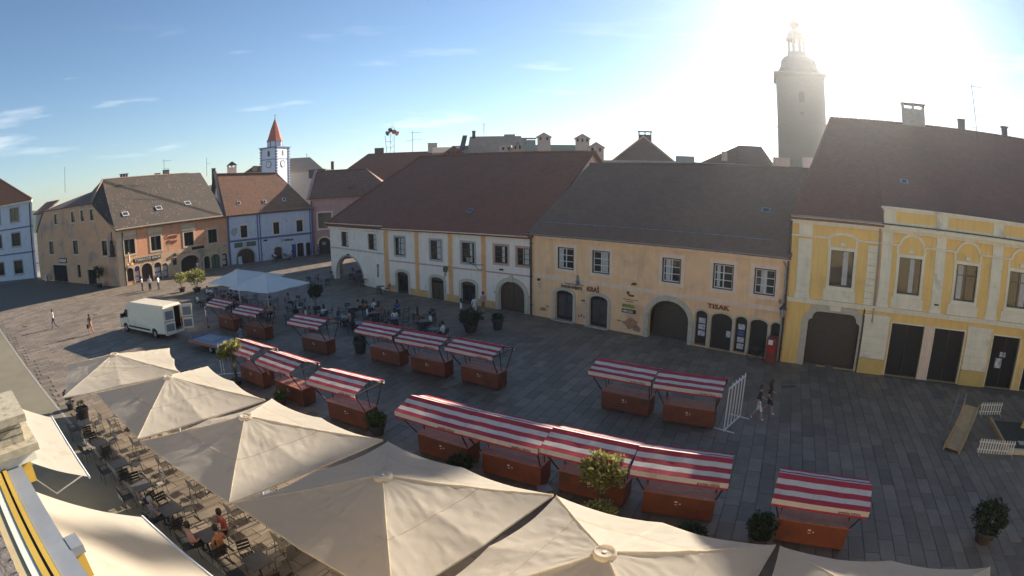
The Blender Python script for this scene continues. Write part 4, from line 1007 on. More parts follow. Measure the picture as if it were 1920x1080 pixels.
q = B(); q.lathe([(2.2, 42.1), (2.3, 42.4), (1.95, 42.7), (1.8, 43.5), (1.35, 44.2), (.9, 44.5), (.7, 45.0), (1.15, 45.5), (1.15, 45.9), (.7, 46.4), (.4, 46.9), (.18, 47.8), (.3, 48.2), (.3, 48.5), (.1, 48.8), (.06, 50.4)], n=16); q.obj('onion', M['copper'], bt, smooth=False)
q = B(); q.cyl((0, 0, 50.2), (0, 0, 51.4), .06, .05, 5); q.box(-.4, .4, -.05, .05, 50.8, 50.95); q.obj('cross', M['metal_dark'], bt)

# lattice mast
ms_ = thing('lattice_mast', 'thin lattice radio mast with red and dark dish antennas behind the roofs', 'mast', (-32, 146.5, 0), face_cam(-32, 146.5))
q = B(); 
for sx in (-.55, .55):
    for sy in (-.55, .55): q.cyl((sx, sy, 14), (sx, sy, 26), .07, .07, 4)
for k in range(13):
    z = 14 + k * .9; s = 1 if k % 2 else -1
    q.cyl((-.55 * s, -.55, z), (.55 * s, -.55, z + .9), .04, .04, 4); q.cyl((-.55, -.55 * s, z), (-.55, .55 * s, z + .9), .04, .04, 4)
q.obj('frame', M['metal_grey'], ms_)
for (x, z, m_, l) in ((-1.4, 24.5, 'metal_dark', 1), (.5, 24.9, 'spire_red', 1), (1.4, 24.4, 'spire_red', 1), (-.5, 25.4, 'metal_dark', 1)):
    q = B(); q.cyl((x, -.9, z), (x * .6, -.5, z + .3), .7, .35, 10); q.obj('dish', M[m_], ms_)
q = B(); q.cyl((0, 0, 26), (0, 0, 27.6), .05, .03, 5); q.cyl((-.4, 0, 25.9), (-.4, 0, 26.8), .04, .03, 5); q.cyl((.5, 0, 25.9), (.5, 0, 27), .04, .03, 5); q.obj('whip_antenna', M['metal_grey'], ms_)

# roofs behind
def rearhouse(name, label, c, rz, w_, d_, eave, ridge, wm, rm, hipl=0, hipr=0, wins=0, gable=False):
    """house with ridge along local x; gable=True turns the gable to the square"""
    t_ = thing(name, label, 'house', (c[0], c[1], 0), rz)
    q = B(); q.box(-w_ / 2, w_ / 2, 0, d_, 0, eave)
    if gable: q.face([(-w_ / 2, 0, eave), (w_ / 2, 0, eave), (0, 0, ridge)])
    q.obj('wall', M[wm], t_)
    q = B(); o = .35
    if gable:
        q.slab([(-w_ / 2 - o, -.3, eave - .25), (-w_ / 2 - o, d_, eave - .25), (0, d_, ridge), (0, -.3, ridge)], .18); q.slab([(w_ / 2 + o, -.3, eave - .25), (w_ / 2 + o, d_, eave - .25), (0, d_, ridge), (0, -.3, ridge)], .18)
    else:
        q.slab([(-w_ / 2, -o, eave - .2), (w_ / 2, -o, eave - .2), (w_ / 2 - hipr, d_ / 2, ridge), (-w_ / 2 + hipl, d_ / 2, ridge)], .18); q.slab([(-w_ / 2, d_ + o, eave - .2), (w_ / 2, d_ + o, eave - .2), (w_ / 2 - hipr, d_ / 2, ridge), (-w_ / 2 + hipl, d_ / 2, ridge)], .18)
        if hipl: q.slab([(-w_ / 2, -o, eave - .2), (-w_ / 2, d_ + o, eave - .2), (-w_ / 2 + hipl, d_ / 2, ridge)], .18)
        if hipr: q.slab([(w_ / 2, -o, eave - .2), (w_ / 2, d_ + o, eave - .2), (w_ / 2 - hipr, d_ / 2, ridge)], .18)
    q.obj('roof', M[rm], t_)
    for k in range(wins):
        a = -w_ / 2 + w_ * (k + .5) / wins; qq = B(); qq.box(a - .4, a + .4, -.06, -.01, eave - 2.2, eave - .9); qq.obj('window', M['glass_dark'], t_)
    return t_
dr = rearhouse('house_behind', 'big dark brown hipped roof with two wide chimneys rising behind the arcade house', (-22.3, 103.6), R(8), 27.0, 15, 11.3, 17.1, 'chimney_dark', 'tile_brown', hipl=7.6, hipr=.3)
chimney(dr, -3.6, 7.8, 15.5, 18.1, 1.9, 1.1, 'chimney_dark', 'flat'); chimney(dr, 7.4, 7.6, 15.5, 18.7, 1.9, 1.1, 'chimney', 'flat'); chimney(dr, -13.8, 9, 12, 15.9, .6, .6, 'chimney_dark', 'flat')
q = B(); q.box(-17, -13.6, 0, 11, 12.5, 14.2); q.obj('annex_wall', M['chimney_dark'], dr)
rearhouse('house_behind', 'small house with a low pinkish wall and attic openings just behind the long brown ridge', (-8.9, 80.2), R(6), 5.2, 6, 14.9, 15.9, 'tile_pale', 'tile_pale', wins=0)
dm_ = rearhouse('attic_gable', 'little reddish gable with six dark attic slots peeping over the brown ridge', (-8.2, 78.9), R(6), 2.3, 2.5, 15.0, 15.75, 'chimney_brick', 'tile_ruddy', gable=True)
for k in range(5):
    q = B(); q.box(-.85 + k * .38, -.65 + k * .38, -.08, -.01, 14.45, 14.95); q.obj('attic_opening', M['black'], dm_)
rearhouse('grey_block', 'plain grey wall block behind the brown ridge left of the pale gabled roof', (-6.9, 84), R(5), 4.2, 5, 16.1, 16.3, 'chimney', 'tile_grey')
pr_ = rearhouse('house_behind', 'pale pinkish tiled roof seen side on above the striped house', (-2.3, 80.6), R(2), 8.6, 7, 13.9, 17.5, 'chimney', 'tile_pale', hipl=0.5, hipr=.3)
chimney(pr_, -3.2, 3.4, 16.5, 18.3, .5, .5, 'chimney_dark', 'flat')
q = B(); q.slab([(-5.6, -.6, 13.6), (-4.9, -.6, 13.6), (-4.2, 3.4, 17.7), (-4.9, 3.4, 17.7)], .2); q.obj('gable_board', M['chimney_dark'], pr_)
cbk = thing('concrete_block', 'dark concrete and glass office block far behind the tiled roofs', 'building', (-.1, 140, 0), 0)
q = B(); q.box(-6.4, 4.1, 0, 10, 0, 21.7); q.box(-1.6, 1.2, -.5, 8, 21.7, 22.7); q.box(4.1, 6.4, .6, 8, 0, 21.3); q.obj('wall', M['concrete_dark'], cbk)
for k in range(14):
    q = B(); q.box(-6.2 + k * .75, -5.65 + k * .75, -.12, -.02, 19.8, 21.3); q.obj('window', M['glass_grey'], cbk)
q = B(); q.box(-6.6, 6.5, -.4, -.1, 21.4, 21.8); q.obj('fascia', M['chimney_dark'], cbk)
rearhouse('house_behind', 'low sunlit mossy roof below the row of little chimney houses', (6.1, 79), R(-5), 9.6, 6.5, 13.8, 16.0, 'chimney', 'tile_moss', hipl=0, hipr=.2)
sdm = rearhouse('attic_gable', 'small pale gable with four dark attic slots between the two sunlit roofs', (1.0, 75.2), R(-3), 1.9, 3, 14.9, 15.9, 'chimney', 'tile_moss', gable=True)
for k in range(2):
    q = B(); q.box(-.5 + k * .6, -.25 + k * .6, -.08, -.01, 14.9, 15.5); q.obj('attic_opening', M['black'], sdm)
q = B(); q.box(-2.6, -.95, 0, 2.5, 0, 15.5); q.obj('attic_wall', M['chimney'], sdm)
for k in range(2):
    q = B(); q.box(-2.2 + k * .75, -1.9 + k * .75, -.06, -.01, 14.8, 15.2); q.obj('attic_opening', M['black'], sdm)
def chimneyhouse(label, c, w_, z0, z1, zt, wm='chimney', slots=3):
    t_ = thing('chimney_house', label, 'chimney', (c[0], c[1], 0), face_cam(*c), 'little gabled chimneys on the skyline')
    q = B(); q.box(-w_ / 2, w_ / 2, 0, w_ * .9, z0, z1); q.face([(-w_ / 2, 0, z1), (w_ / 2, 0, z1), (0, 0, zt)]); q.obj('stack', M[wm], t_)
    q = B(); q.slab([(-w_ / 2 - .18, -.15, z1 - .12), (-w_ / 2 - .18, w_, z1 - .12), (0, w_, zt), (0, -.15, zt)], .08); q.slab([(w_ / 2 + .18, -.15, z1 - .12), (w_ / 2 + .18, w_, z1 - .12), (0, w_, zt), (0, -.15, zt)], .08); q.obj('roof', M['tile_pale'], t_)
    for k in range(slots):
        a = -w_ / 2 + w_ * (k + .5) / slots; q = B(); q.box(a - .12, a + .12, -.05, -.01, z1 - .55, z1 - .15); q.obj('slot', M['black'], t_)
    return t_
chimneyhouse('tall grey chimney with a gabled cap, leftmost of the three on the skyline', (4.5, 74.9), 1.8, 13, 16.7, 17.2, slots=2)
chimneyhouse('widest pale chimney with a gabled cap and three smoke slots', (9.05, 69.4), 1.8, 12, 16.1, 16.6, slots=3)
chimneyhouse('lower chimney with a dark gabled cap beside the end of the beige ridge', (9.25, 59.3), 1.65, 11, 14.3, 14.8, slots=2)
gg = rearhouse('house_behind', 'grey gable end with a sunlit tile strip and flat chimney above the beige house', (16.6, 67.6), face_cam(16.6, 67.6), 9.6, 9, 12.6, 16.45, 'chimney_dark', 'tile_pale', gable=True)
chimney(gg, .2, 1.2, 15.5, 17.1, 1.7, .8, 'chimney_dark', 'cap')
kk_ = rearhouse('house_behind', 'long low grey roof with hipped end beside the baroque tower', (30.2, 69.2), face_cam(30, 69) , 11.2, 9, 13.4, 16.4, 'plaster_grey', 'tile_grey', hipl=6.0, hipr=1.9)
chimney(kk_, -1.7, 1.0, 13, 15.1, .8, .6, 'chimney', 'flat')
fw_ = thing('parapet_wall', 'long low pale parapet wall running just behind the beige ridge', 'wall', (8.9, 58.0, 0), math.atan2(50.5 - 59.2, 32.5 - 8.9))
q = B(); q.box(0, 24.5, 0, 1.0, 0, 12.75); q.obj('masonry', M['plaster_grey'], fw_)
for (a, c, z, m_) in ((8.6, 10.6, 13.35, 'plaster_grey'), (19.1, 20.9, 13.7, 'trim_beige'), (22.4, 24.3, 13.9, 'plaster_white')):
    q = B(); q.box(a, c, .1, .9, 12.76, z); q.obj('pier', M[m_], fw_)
# antennas
antenna('roof antenna on the yellow house ridge, tallest at the right', (34.6, 28.9, 15.6), 4.3, ((4.1, 1.0, 1, 3), (2.9, .5, 1, 2), (1.9, 1.1, 1, 3), (.9, 1.1, -1, 3)), rz=R(-35), lean=(-.25, 0))
antenna('roof antenna standing above the long parapet left of the baroque tower', (24.05, 54.97, 12.5), 3.3, ((3.0, 1.3, -1, 4), (1.0, .8, 1, 2)), rz=R(-20))
antenna('thin bare antenna mast on the peach house ridge', (-62.9, 57.1, 13.4), 3.7, (), rz=0)
antenna('double armed antenna on the peach house ridge', (-50.7, 68.1, 14.0), 2.6, ((2.4, 1.2, 0, 4), (1.2, .8, 0, 3)), rz=R(40))
antenna('thin antenna pole left of the blue house chimney', (-45.1, 72.1, 13.5), 2.8, ((1.9, .6, 1, 0),), rz=R(30))
antenna('three armed antenna right of the lattice mast', (-13.2, 73.4, 14.6), 3.0, ((2.8, 1.1, 0, 4), (1.9, 1.4, 1, 3), (1.7, .9, -1, 2)), rz=R(10))
antenna('leaning antenna beside the lattice mast', (-16.6, 72.6, 14.6), 2.5, ((1.7, 1.0, 1, 2), (.9, 1.1, 1, 2)), rz=R(5), lean=(-.25, 0))
antenna('small antenna on the sunlit gable roof', (19.0, 67.2, 15.5), 1.4, ((1.3, .8, -1, 2), (.8, .5, -1, 1)), rz=0)
antenna('short antenna on the pale tiled roof', (-3.9, 80.3, 17.4), 1.8, ((1.5, .3, 0, 0),), rz=0)
# distant wooded ridge
b_ = B(); n = 60
rr = random.Random(5)
pts = []
for k in range(n + 1):
    a = R(-66 + 150 * k / n); rad = 600; pts.append((rad * math.sin(a), rad * math.cos(a), 21 + 3.5 * math.sin(k * .55) + 2 * math.sin(k * 1.7 + 1) + rr.uniform(-.6, .6)))
for p, q_ in zip(pts, pts[1:]):
    b_.face([(p[0] * .75, p[1] * .75, -1), (q_[0] * .75, q_[1] * .75, -1), q_, p]); b_.face([p, q_, (q_[0] * 1.4, q_[1] * 1.4, -1), (p[0] * 1.4, p[1] * 1.4, -1)])
struct(b_.obj('hills', M['foliage_far']))
# ---------------------------------------------------------------- market stalls
add('cloth_red', (.44, .035, .05), orand=.12, var=.14, scale=3, rough=.85, trans=.22)
add('cloth_white', (.64, .58, .50), orand=.08, dirt=(.50, .44, .36), dscale=1.6, dthr=.60, var=.08, scale=3, rough=.85, trans=.22)
add('stall_wood', (.17, .045, .02), orand=.22, dirt=(.10, .04, .025), dscale=1.5, dthr=.58, var=.2, scale=2, rough=.55, bump=.15, bscale=20)
add('counter_wood', (.34, .13, .075), orand=.15, var=.25, scale=3, rough=.5)
add('stall_frame', (.05, .022, .022), var=.1, rough=.5)
def make_stall():
    t_ = thing('market_stall', 'x', 'market stall')
    W_, yr, D_, ze, zr = 3.0, .98, 1.93, 2.1, 2.42
    # canopy: stripes run along the ridge, slightly sagging cloth
    c = B(); nx = 10
    prof = [(0.0, ze - .24), (0.0, ze - .17), (.0, ze)] + [(yr * k / 5, ze + (zr - ze) * k / 5) for k in range(1, 6)] + [(yr + (D_ - yr) * k / 4, zr - (zr - ze) * k / 4) for k in range(1, 5)] + [(D_, ze - .16)]
    cols_ = [0, 1] + [0, 1, 0, 1, 0] + [1, 0, 1, 0] + [1]
    def sag(i, y):
        u = i / nx * 5; f = abs(math.sin(math.pi * u)) if False else 0
        e = min(y, abs(y - yr), abs(D_ - y)) if 0 < y < D_ else 0
        return -.05 * e * (1 + .5 * math.sin(i * 2.1))
    for i in range(nx):
        x0, x1 = -W_ / 2 + W_ * i / nx, -W_ / 2 + W_ * (i + 1) / nx
        for k, (p, q) in enumerate(zip(prof, prof[1:])):
            c.face([(x0, p[0], p[1] + sag(i, p[0])), (x1, p[0], p[1] + sag(i + 1, p[0])), (x1, q[0], q[1] + sag(i + 1, q[0])), (x0, q[0], q[1] + sag(i, q[0]))], cols_[k])
    c.obj('canopy', [M['cloth_red'], M['cloth_white']], t_)
    # tubular frame
    f = B()
    for s in (-1, 1):
        x = s * (W_ / 2 - .03)
        f.path([(x, .03, ze - .04), (x, yr, zr - .05), (x, D_ - .03, ze - .04)], .025, 6); f.cyl((x, yr, zr - .06), (x, yr, ze), .02, .02, 5); f.cyl((x, .03, ze - .05), (x, D_ - .03, ze - .05), .02, .02, 5)
    for y, z in ((.03, ze - .04), (yr, zr - .05), (D_ - .03, ze - .04)): f.cyl((-W_ / 2, y, z), (W_ / 2, y, z), .025, .025, 6)
    f.obj('roof_frame', M['stall_frame'], t_)
    bw, y0, y1 = 1.18, .86, 1.66
    for s in (-1, 1):
        for (yb, yt) in ((y0 + .05, .05), (y1 - .05, D_ - .05)):
            p = B(); p.cyl((s * (bw - .02), yb, .85), (s * (W_ / 2 - .08), yt, ze - .05), .030, .028, 6); p.obj('post', M['stall_frame'], t_)
        p = B(); p.cyl((s * (bw - .05), (y0 + y1) / 2, .9), (s * (W_ / 2 - .3), yr, zr - .1), .022, .022, 6); p.obj('post', M['stall_frame'], t_)
    for (a, c_, d, e) in ((-bw, bw, y0, y0 + .03), (-bw, bw, y1 - .03, y1)):
        p = B(); p.box(a, c_, d, e, .10, .92); p.obj('front_board', M['stall_wood'], t_)
    for s in (-1, 1):
        p = B(); p.box(s * bw - (.03 if s > 0 else 0), s * bw + (0 if s > 0 else .03), y0 + .031, y1 - .031, .10, .92); p.obj('side_board', M['stall_wood'], t_)
        for y in (y0 + .05, y1 - .05):
            p = B(); p.box(s * (bw - .07) - .03, s * (bw - .07) + .03, y - .03 + (.03 if y < 1 else -.03), y + .03 + (.03 if y < 1 else -.03), 0, .099); p.obj('foot', M['stall_frame'], t_)
    for k in range(5):
        p = B(); w_ = (y1 - y0 + .16) / 5; a = y0 - .08 + k * w_; p.box(-bw - .06, bw + .06, a, a + w_ - .012, .925, .955); p.obj('counter_plank', M['counter_wood'], t_)
    p = B(); p.box(-.13, -.03, y0 - .006, y0 - .001, .63, .68); p.box(-.12, -.02, y0 - .006, y0 - .001, .54, .56); p.box(.04, .08, y0 - .006, y0 - .001, .57, .62); stuff(p.obj('sticker', M['letter_white'], t_))
    text(t_, 'gradska tržnica', .55, ze - .155, .115, M['letter_brown'], y=-.012, extrude=.003, sx=1.0)
    return t_
G_ST = 'striped market stalls set out in rows on the square'
stalls = [
 ((-4.38, 18.40), (-1.84, 16.92), 'striped stall at the left end of the long row beside the cream parasols'),
 ((-1.80, 16.92), (.74, 15.47), 'second striped stall from the left in the long row beside the cream parasols'),
 ((.80, 15.58), (3.40, 14.02), 'third striped stall of the long row, behind the bushy potted oleander'),
 ((3.46, 13.92), (6.14, 12.62), 'striped stall at the right end of the long row, one shutter of it shaded'),
 ((7.12, 11.55), (9.65, 9.92), 'lone striped stall standing apart nearest to the lower right'),
 ((3.38, 22.80), (5.78, 21.14), 'left one of the pair of striped stalls before the newsagent'),
 ((5.88, 20.90), (8.46, 19.42), 'right one of the pair of striped stalls, next to the leaning white rack'),
 ((-16.02, 25.73), (-13.44, 24.25), 'striped stall behind the tall potted oleander beside the flat trailer'),
 ((-12.86, 23.72), (-10.22, 22.14), 'middle striped stall of the three between trailer and parasols'),
 ((-9.05, 21.29), (-6.38, 19.95), 'striped stall with a low bush at its right corner, nearest to the middle parasol'),
 ((-23.96, 36.85), (-21.32, 35.47), 'farthest striped stall, right behind the open van door'),
 ((-20.12, 34.55), (-17.48, 33.25), 'striped stall next to the farthest one, in front of the blue grey parasol'),
 ((-14.34, 31.67), (-11.66, 30.33), 'single striped stall standing free in front of the open air cafe'),
 ((-9.20, 29.93), (-6.60, 28.43), 'left stall of the three in line before the arched orange gate'),
 ((-6.38, 28.09), (-3.76, 26.60), 'middle stall of the three in line before the arched orange gate'),
 ((-3.43, 26.55), (-.98, 24.90), 'right stall of the three in line before the arched orange gate'),
]
st = make_stall(); st_snap = snapshot(st)
for i, (a, c, lab) in enumerate(stalls):
    cx, cy = (a[0] + c[0]) / 2, (a[1] + c[1]) / 2
    place(st_snap, i == 0, (cx, cy, 0), math.atan2(c[1] - a[1], c[0] - a[0]), lab, G_ST)

# ---------------------------------------------------------------- parasols
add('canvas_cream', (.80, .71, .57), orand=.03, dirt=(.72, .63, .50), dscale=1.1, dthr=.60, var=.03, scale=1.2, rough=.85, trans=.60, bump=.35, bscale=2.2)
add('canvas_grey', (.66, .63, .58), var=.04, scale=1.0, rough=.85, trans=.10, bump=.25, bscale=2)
add('pole_white', (.62, .60, .56), var=.05, rough=.4)
def parasol(label, corners, apex, group, m='canvas_cream', n=40, seed=1, lop=0.0):
    """square parasol: four corner points, apex; local origin on the ground below the apex"""
    ax, ay, az = apex
    t_ = thing('parasol', label, 'parasol', (ax, ay, 0), 0, group)
    C4 = [Vector((x - ax, y - ay, z)) for x, y, z in corners]       # in order round the rim
    b_ = B(); rr = random.Random(seed); idx = {}
    o3 = Vector((seed * 7.3, seed * 3.1, 0))
    def P(u, v):
        # u,v in -1..1 bilinear on rim quad, raised to the apex
        s, r_ = (u + 1) / 2, (v + 1) / 2
        base = C4[0] * (1 - s) * (1 - r_) + C4[1] * s * (1 - r_) + C4[2] * s * r_ + C4[3] * (1 - s) * r_
        t = max(abs(u), abs(v)); mn = min(abs(u), abs(v)); e = mn / t if t > 1e-6 else 0
        # radial position: point on the rim in this direction
        if t > 1e-6:
            us, vs_ = u / t, v / t; s2, r2 = (us + 1) / 2, (vs_ + 1) / 2
            rim = C4[0] * (1 - s2) * (1 - r2) + C4[1] * s2 * (1 - r2) + C4[2] * s2 * r2 + C4[3] * (1 - s2) * r2
        else: rim = Vector((0, 0, base.z))
        p = Vector((rim.x * t, rim.y * t, az + (rim.z - az) * t))
        sg_ = -0.075 * 4 * e * (1 - e) * t - .05 * math.sin(math.pi * t) * (0.4 + .6 * (1 - e))
        p.z += sg_
        edge = 1 - .030 * (1 - e) * e * 4 * (t ** 3); p.x *= edge; p.y *= edge
        w_ = noise.noise((Vector((p.x, p.y, 0)) * 1.1 + o3)) * .012 * min(1, 3 * t) + noise.noise((Vector((p.x * 1.0, p.y * 3.2, 0)) + o3)) * .010
        ang = math.atan2(p.y, p.x); w_ += .016 * math.sin(ang * 22 + seed) * max(0, (1 - t * 2.2)) * min(1, t * 8)
        # local crumples near the ribs
        w_ += .014 * noise.noise(Vector((p.x * 5, p.y * 1.7, seed))) * (1 - abs(2 * t - 1)) * (1 if e > .3 else .4)
        # taut diagonal wrinkles and a soft crease across each panel
        s_ = p.x * .8 + p.y * .6 if (u * u > v * v) else p.x * .5 - p.y * .85
        w_ += .016 * max(0, noise.noise(Vector((s_ * 6.5, (p.x - p.y) * .9, seed * 2.0))) - .05) * 2.2 * (1 - abs(2 * t - 1)) ** .5
        w_ -= .012 * math.exp(-((t - .55) / .018) ** 2)
        p.z += w_
        return p
    N_ = n * 2
    for i in range(N_ + 1):
        for j in range(N_ + 1): b_.v.append(tuple(P(-1 + i / n, -1 + j / n)))
    for i in range(N_):
        for j in range(N_):
            a = i * (N_ + 1) + j; q_ = (a, a + N_ + 1, a + N_ + 2, a + 1)
            u, v = -1 + (i + .5) / n, -1 + (j + .5) / n
            if (u * v > 0): b_.f += [(q_[0], q_[1], q_[2]), (q_[0], q_[2], q_[3])]
            else: b_.f += [(q_[0], q_[1], q_[3]), (q_[1], q_[2], q_[3])]
            b_.m += [0, 0]
    cv = b_.obj('canopy', M[m], t_)
    # smooth inside each panel, sharp along the folds
    me = cv.data; me.polygons.foreach_set('use_smooth', [True] * len(me.polygons))
    sharp = []
    for e_ in me.edges:
        a, c = e_.vertices; ia, ja = divmod(a, N_ + 1); ic, jc = divmod(c, N_ + 1)
        ua, va, uc, vc = ia - n, ja - n, ic - n, jc - n
        sharp.append((abs(ua) == abs(va) and abs(uc) == abs(vc)))
    at_ = me.attributes.new('sharp_edge', 'BOOLEAN', 'EDGE'); at_.data.foreach_set('value', sharp)
    # rim hem, hub cap, ribs, mast
    h = B()
    for side in range(4):
        prev = None
        for k in range(17):
            s = -1 + k / 8
            uv = ((s, -1), (1, s), (-s, 1), (-1, -s))[side]; p = P(*uv)
            if prev is not None: h.face([prev, p, p - Vector((0, 0, .055)), prev - Vector((0, 0, .055))])
            prev = p
    h.obj('hem', M[m], t_)
    h = B()
    for su, sv in ((-1, -1), (1, -1), (1, 1), (-1, 1)):
        pts = [P(su * k / 20, sv * k / 20) + Vector((0, 0, .008)) for k in range(1, 21)]; h.path(pts, .011, 5)
    explode(h.obj('seam', M[m], t_)); h = B()
    for side in range(4):
        pts = [P(*[c_ * .55 for c_ in ((s_, -1), (1, s_), (-s_, 1), (-1, -s_))[side]]) + Vector((0, 0, .014)) for s_ in [(-1 + k / 8) for k in range(17)]]; h.path(pts, .006, 4)
    h.obj('cross_seam', M[m], t_)
    h = B(); h.lathe([(.27, -.12), (.25, -.02), (.21, .03), (.19, -.01), (.05, -.02)], (0, 0, az), 16); h.obj('hub_cap', M[m], t_, smooth=True)
    for k in range(8):
        uv = ((-1, -1), (0, -1), (1, -1), (1, 0), (1, 1), (0, 1), (-1, 1), (-1, 0))[k]
        p = P(uv[0] * .985, uv[1] * .985) - Vector((0, 0, .05)); h = B(); h.cyl((0, 0, az - .12), p, .022, .018, 5)
        o = h.obj('rib', M['pole_white'], t_)
        h = B(); h.cyl((0, 0, az - 1.1), Vector((0, 0, az - .12)).lerp(p, .5), .016, .016, 5); h.obj('strut', M['pole_white'], o)
    h = B(); h.cyl((0, 0, .1), (0, 0, az), .045, .045, 10); h.obj('pole', M['pole_white'], t_)
    h = B(); h.box(-.45, .45, -.45, .45, .012, .10); h.obj('base', M['metal_grey'], t_)
    return t_
GP = 'big cream parasols over the near cafe terrace'
ze_ = 2.9
def C4z(l, z): return [(x, y, z) for x, y in l]
parasol('farthest of the big cream parasols, next to the white van', C4z([(-20.08, 16.16), (-15.73, 20.81), (-18.84, 24.31), (-24.06, 20.30)], 2.35), (-19.76, 20.30, 3.19), GP, seed=1)
parasol('second big cream parasol from the van end of the row', C4z([(-18.54, 17.17), (-13.17, 13.81), (-9.73, 18.34), (-14.59, 21.81)], 2.35), (-14.18, 17.84, 3.26), GP, seed=2)
parasol('third big cream parasol, its tip above the row of cafe chairs', C4z([(-12.93, 13.63), (-7.65, 11.00), (-4.18, 15.50), (-9.45, 18.45)], 2.35), (-8.72, 14.80, 3.26), GP, seed=3)
parasol('big cream parasol in the middle bottom, largest in full view', C4z([(-7.56, 11.02), (-2.42, 8.00), (1.05, 12.35), (-3.99, 15.40)], 2.35), (-3.28, 11.74, 3.28), GP, seed=4)
parasol('big cream parasol at the bottom edge with its round hub in sight', C4z([(-2.26, 7.90), (2.63, 4.78), (6.11, 9.17), (1.12, 12.29)], 2.35), (1.80, 8.62, 3.28), GP, seed=5)
parasol('cream parasol cut by the bottom edge at the right, partly shaded', C4z([(2.79, 4.57), (7.84, 1.40), (11.23, 5.93), (6.19, 9.09)], 2.35), (7.06, 5.32, 3.26), GP, seed=6)
GQ = 'two parasols over the far cafe by the arcade'
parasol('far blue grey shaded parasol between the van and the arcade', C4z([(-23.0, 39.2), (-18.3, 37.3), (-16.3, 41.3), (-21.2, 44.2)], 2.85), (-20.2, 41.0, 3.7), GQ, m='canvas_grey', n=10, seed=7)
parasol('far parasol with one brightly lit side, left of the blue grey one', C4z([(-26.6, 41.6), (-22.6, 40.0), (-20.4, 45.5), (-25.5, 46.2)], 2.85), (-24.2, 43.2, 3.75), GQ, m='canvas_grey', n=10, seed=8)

# ---------------------------------------------------------------- awnings and the camera's own house
FA = R(-27.5); F1 = Vector((math.cos(FA), math.sin(FA), 0)); F2 = Vector((-F1.y, F1.x, 0)); F0 = Vector((-5.0, 3.05, 0))
own = thing('camera_house', 'cream and yellow cornice with grey flashing of the near house at the lower left corner', 'town house', F0, FA)
add('flash_blue', (.24, .25, .26), var=.12, scale=2, rough=.5)
add('mould_yellow', (.50, .32, .05), var=.1)
add('mould_cream', (.70, .66, .55), var=.06)
add('wall_tan', (.50, .38, .20), var=.1)
add('old_tile', (.22, .18, .15), var=.35, scale=5, bump=.3, island=.3)
q = B(); q.box(-6, 40, -13, -.55, 0, 7.2); q.obj('wall', M['wall_tan'], own)
for (y0, y1, z0, z1, nm, m_) in ((-.20, .0, 7.86, 8.0, 'flashing', 'flash_blue'), (-.255, -.205, 7.7, 8.02, 'moulding', 'mould_yellow'), (-.28, -.258, 7.7, 8.0, 'moulding', 'sash_brown'), (-.345, -.283, 7.7, 8.01, 'moulding', 'mould_yellow'), (-.43, -.348, 7.6, 8.0, 'moulding', 'mould_cream'), (-.54, -.433, 7.5, 7.985, 'moulding', 'wall_tan')):
    q = B(); q.box(.12, 12, y0, y1, z0, z1); q.obj(nm, M[m_], own)
q = B(); q.box(-6, 40, -.55, -.1, 6.9, 7.5); q.obj('cornice', M['mould_cream'], own)
tl = []
for i in range(40):
    for j in range(8):
        tl.append((-.1 + i * .2, -.66 - j * .24))
q = B(); q.box(-.3, 8.4, -2.9, -.545, 7.6, 7.93); rt = q.obj('roof', M['chimney_dark'], own)
tile0 = None
for (x, y) in tl[:300]:
    if tile0 is None:
        q = B(); q.prism([(-.09, 0), (.09, 0), (.085, .03), (0, .045), (-.085, .03)], -.13, .13); tile0 = q.obj('tile', M['old_tile'], own); o = tile0
    else:
        o = tile0.copy(); COL.objects.link(o)
    o.location = (x, y, 7.945 + random.uniform(0, .012)); o.rotation_euler = (R(4), R(random.uniform(-2, 2)), R(random.uniform(-3, 3)))
# stone pedestal at the end of the parapet
pdm = add('ped_stone', (.42, .36, .25), var=.2, scale=14, bump=.1, bscale=60, dirt=(.24, .20, .14), dscale=9, dthr=.58)
ped = thing('stone_pedestal', 'weathered stone parapet pedestal with a yellow bracket at the left edge', 'pedestal', (-4.72, 3.10, 0), R(-28))
for x_ in (1.85, 4.4):
    q = B(); q.box(x_, x_ + .2, .002, .12, 7.93, 8.005); o = q.obj('corbel', M['flash_blue'], own); q = B(); q.box(x_ + .02, x_ + .18, .002, .10, 7.7, 7.927); q.obj('corbel_base', M['mould_yellow'], o)
for (x0, x1, y0, y1, z0, z1, nm, m_) in ((-.95, .0, -.9, .05, 8.42, 8.50, 'top_slab', 'ped_stone'), (-.85, -.10, -.8, -.03, 8.20, 8.417, 'block', 'ped_stone'), (-1.0, .06, -.9, .10, 8.12, 8.197, 'ledge', 'ped_stone'), (-.9, -.02, -.8, .04, 8.0, 8.117, 'ledge', 'mould_cream'), (-.8, -.12, -.8, -.04, 7.74, 7.997, 'bracket', 'mould_yellow')):
    q = B(); q.box(x0, x1, y0, y1, z0, z1); q.obj(nm, M[m_], ped)
for zz in (8.28, 8.35):
    q = B(); q.box(-.86, -.095, -.81, -.025, zz, zz + .005); q.obj('joint', M['chimney_dark'], ped)
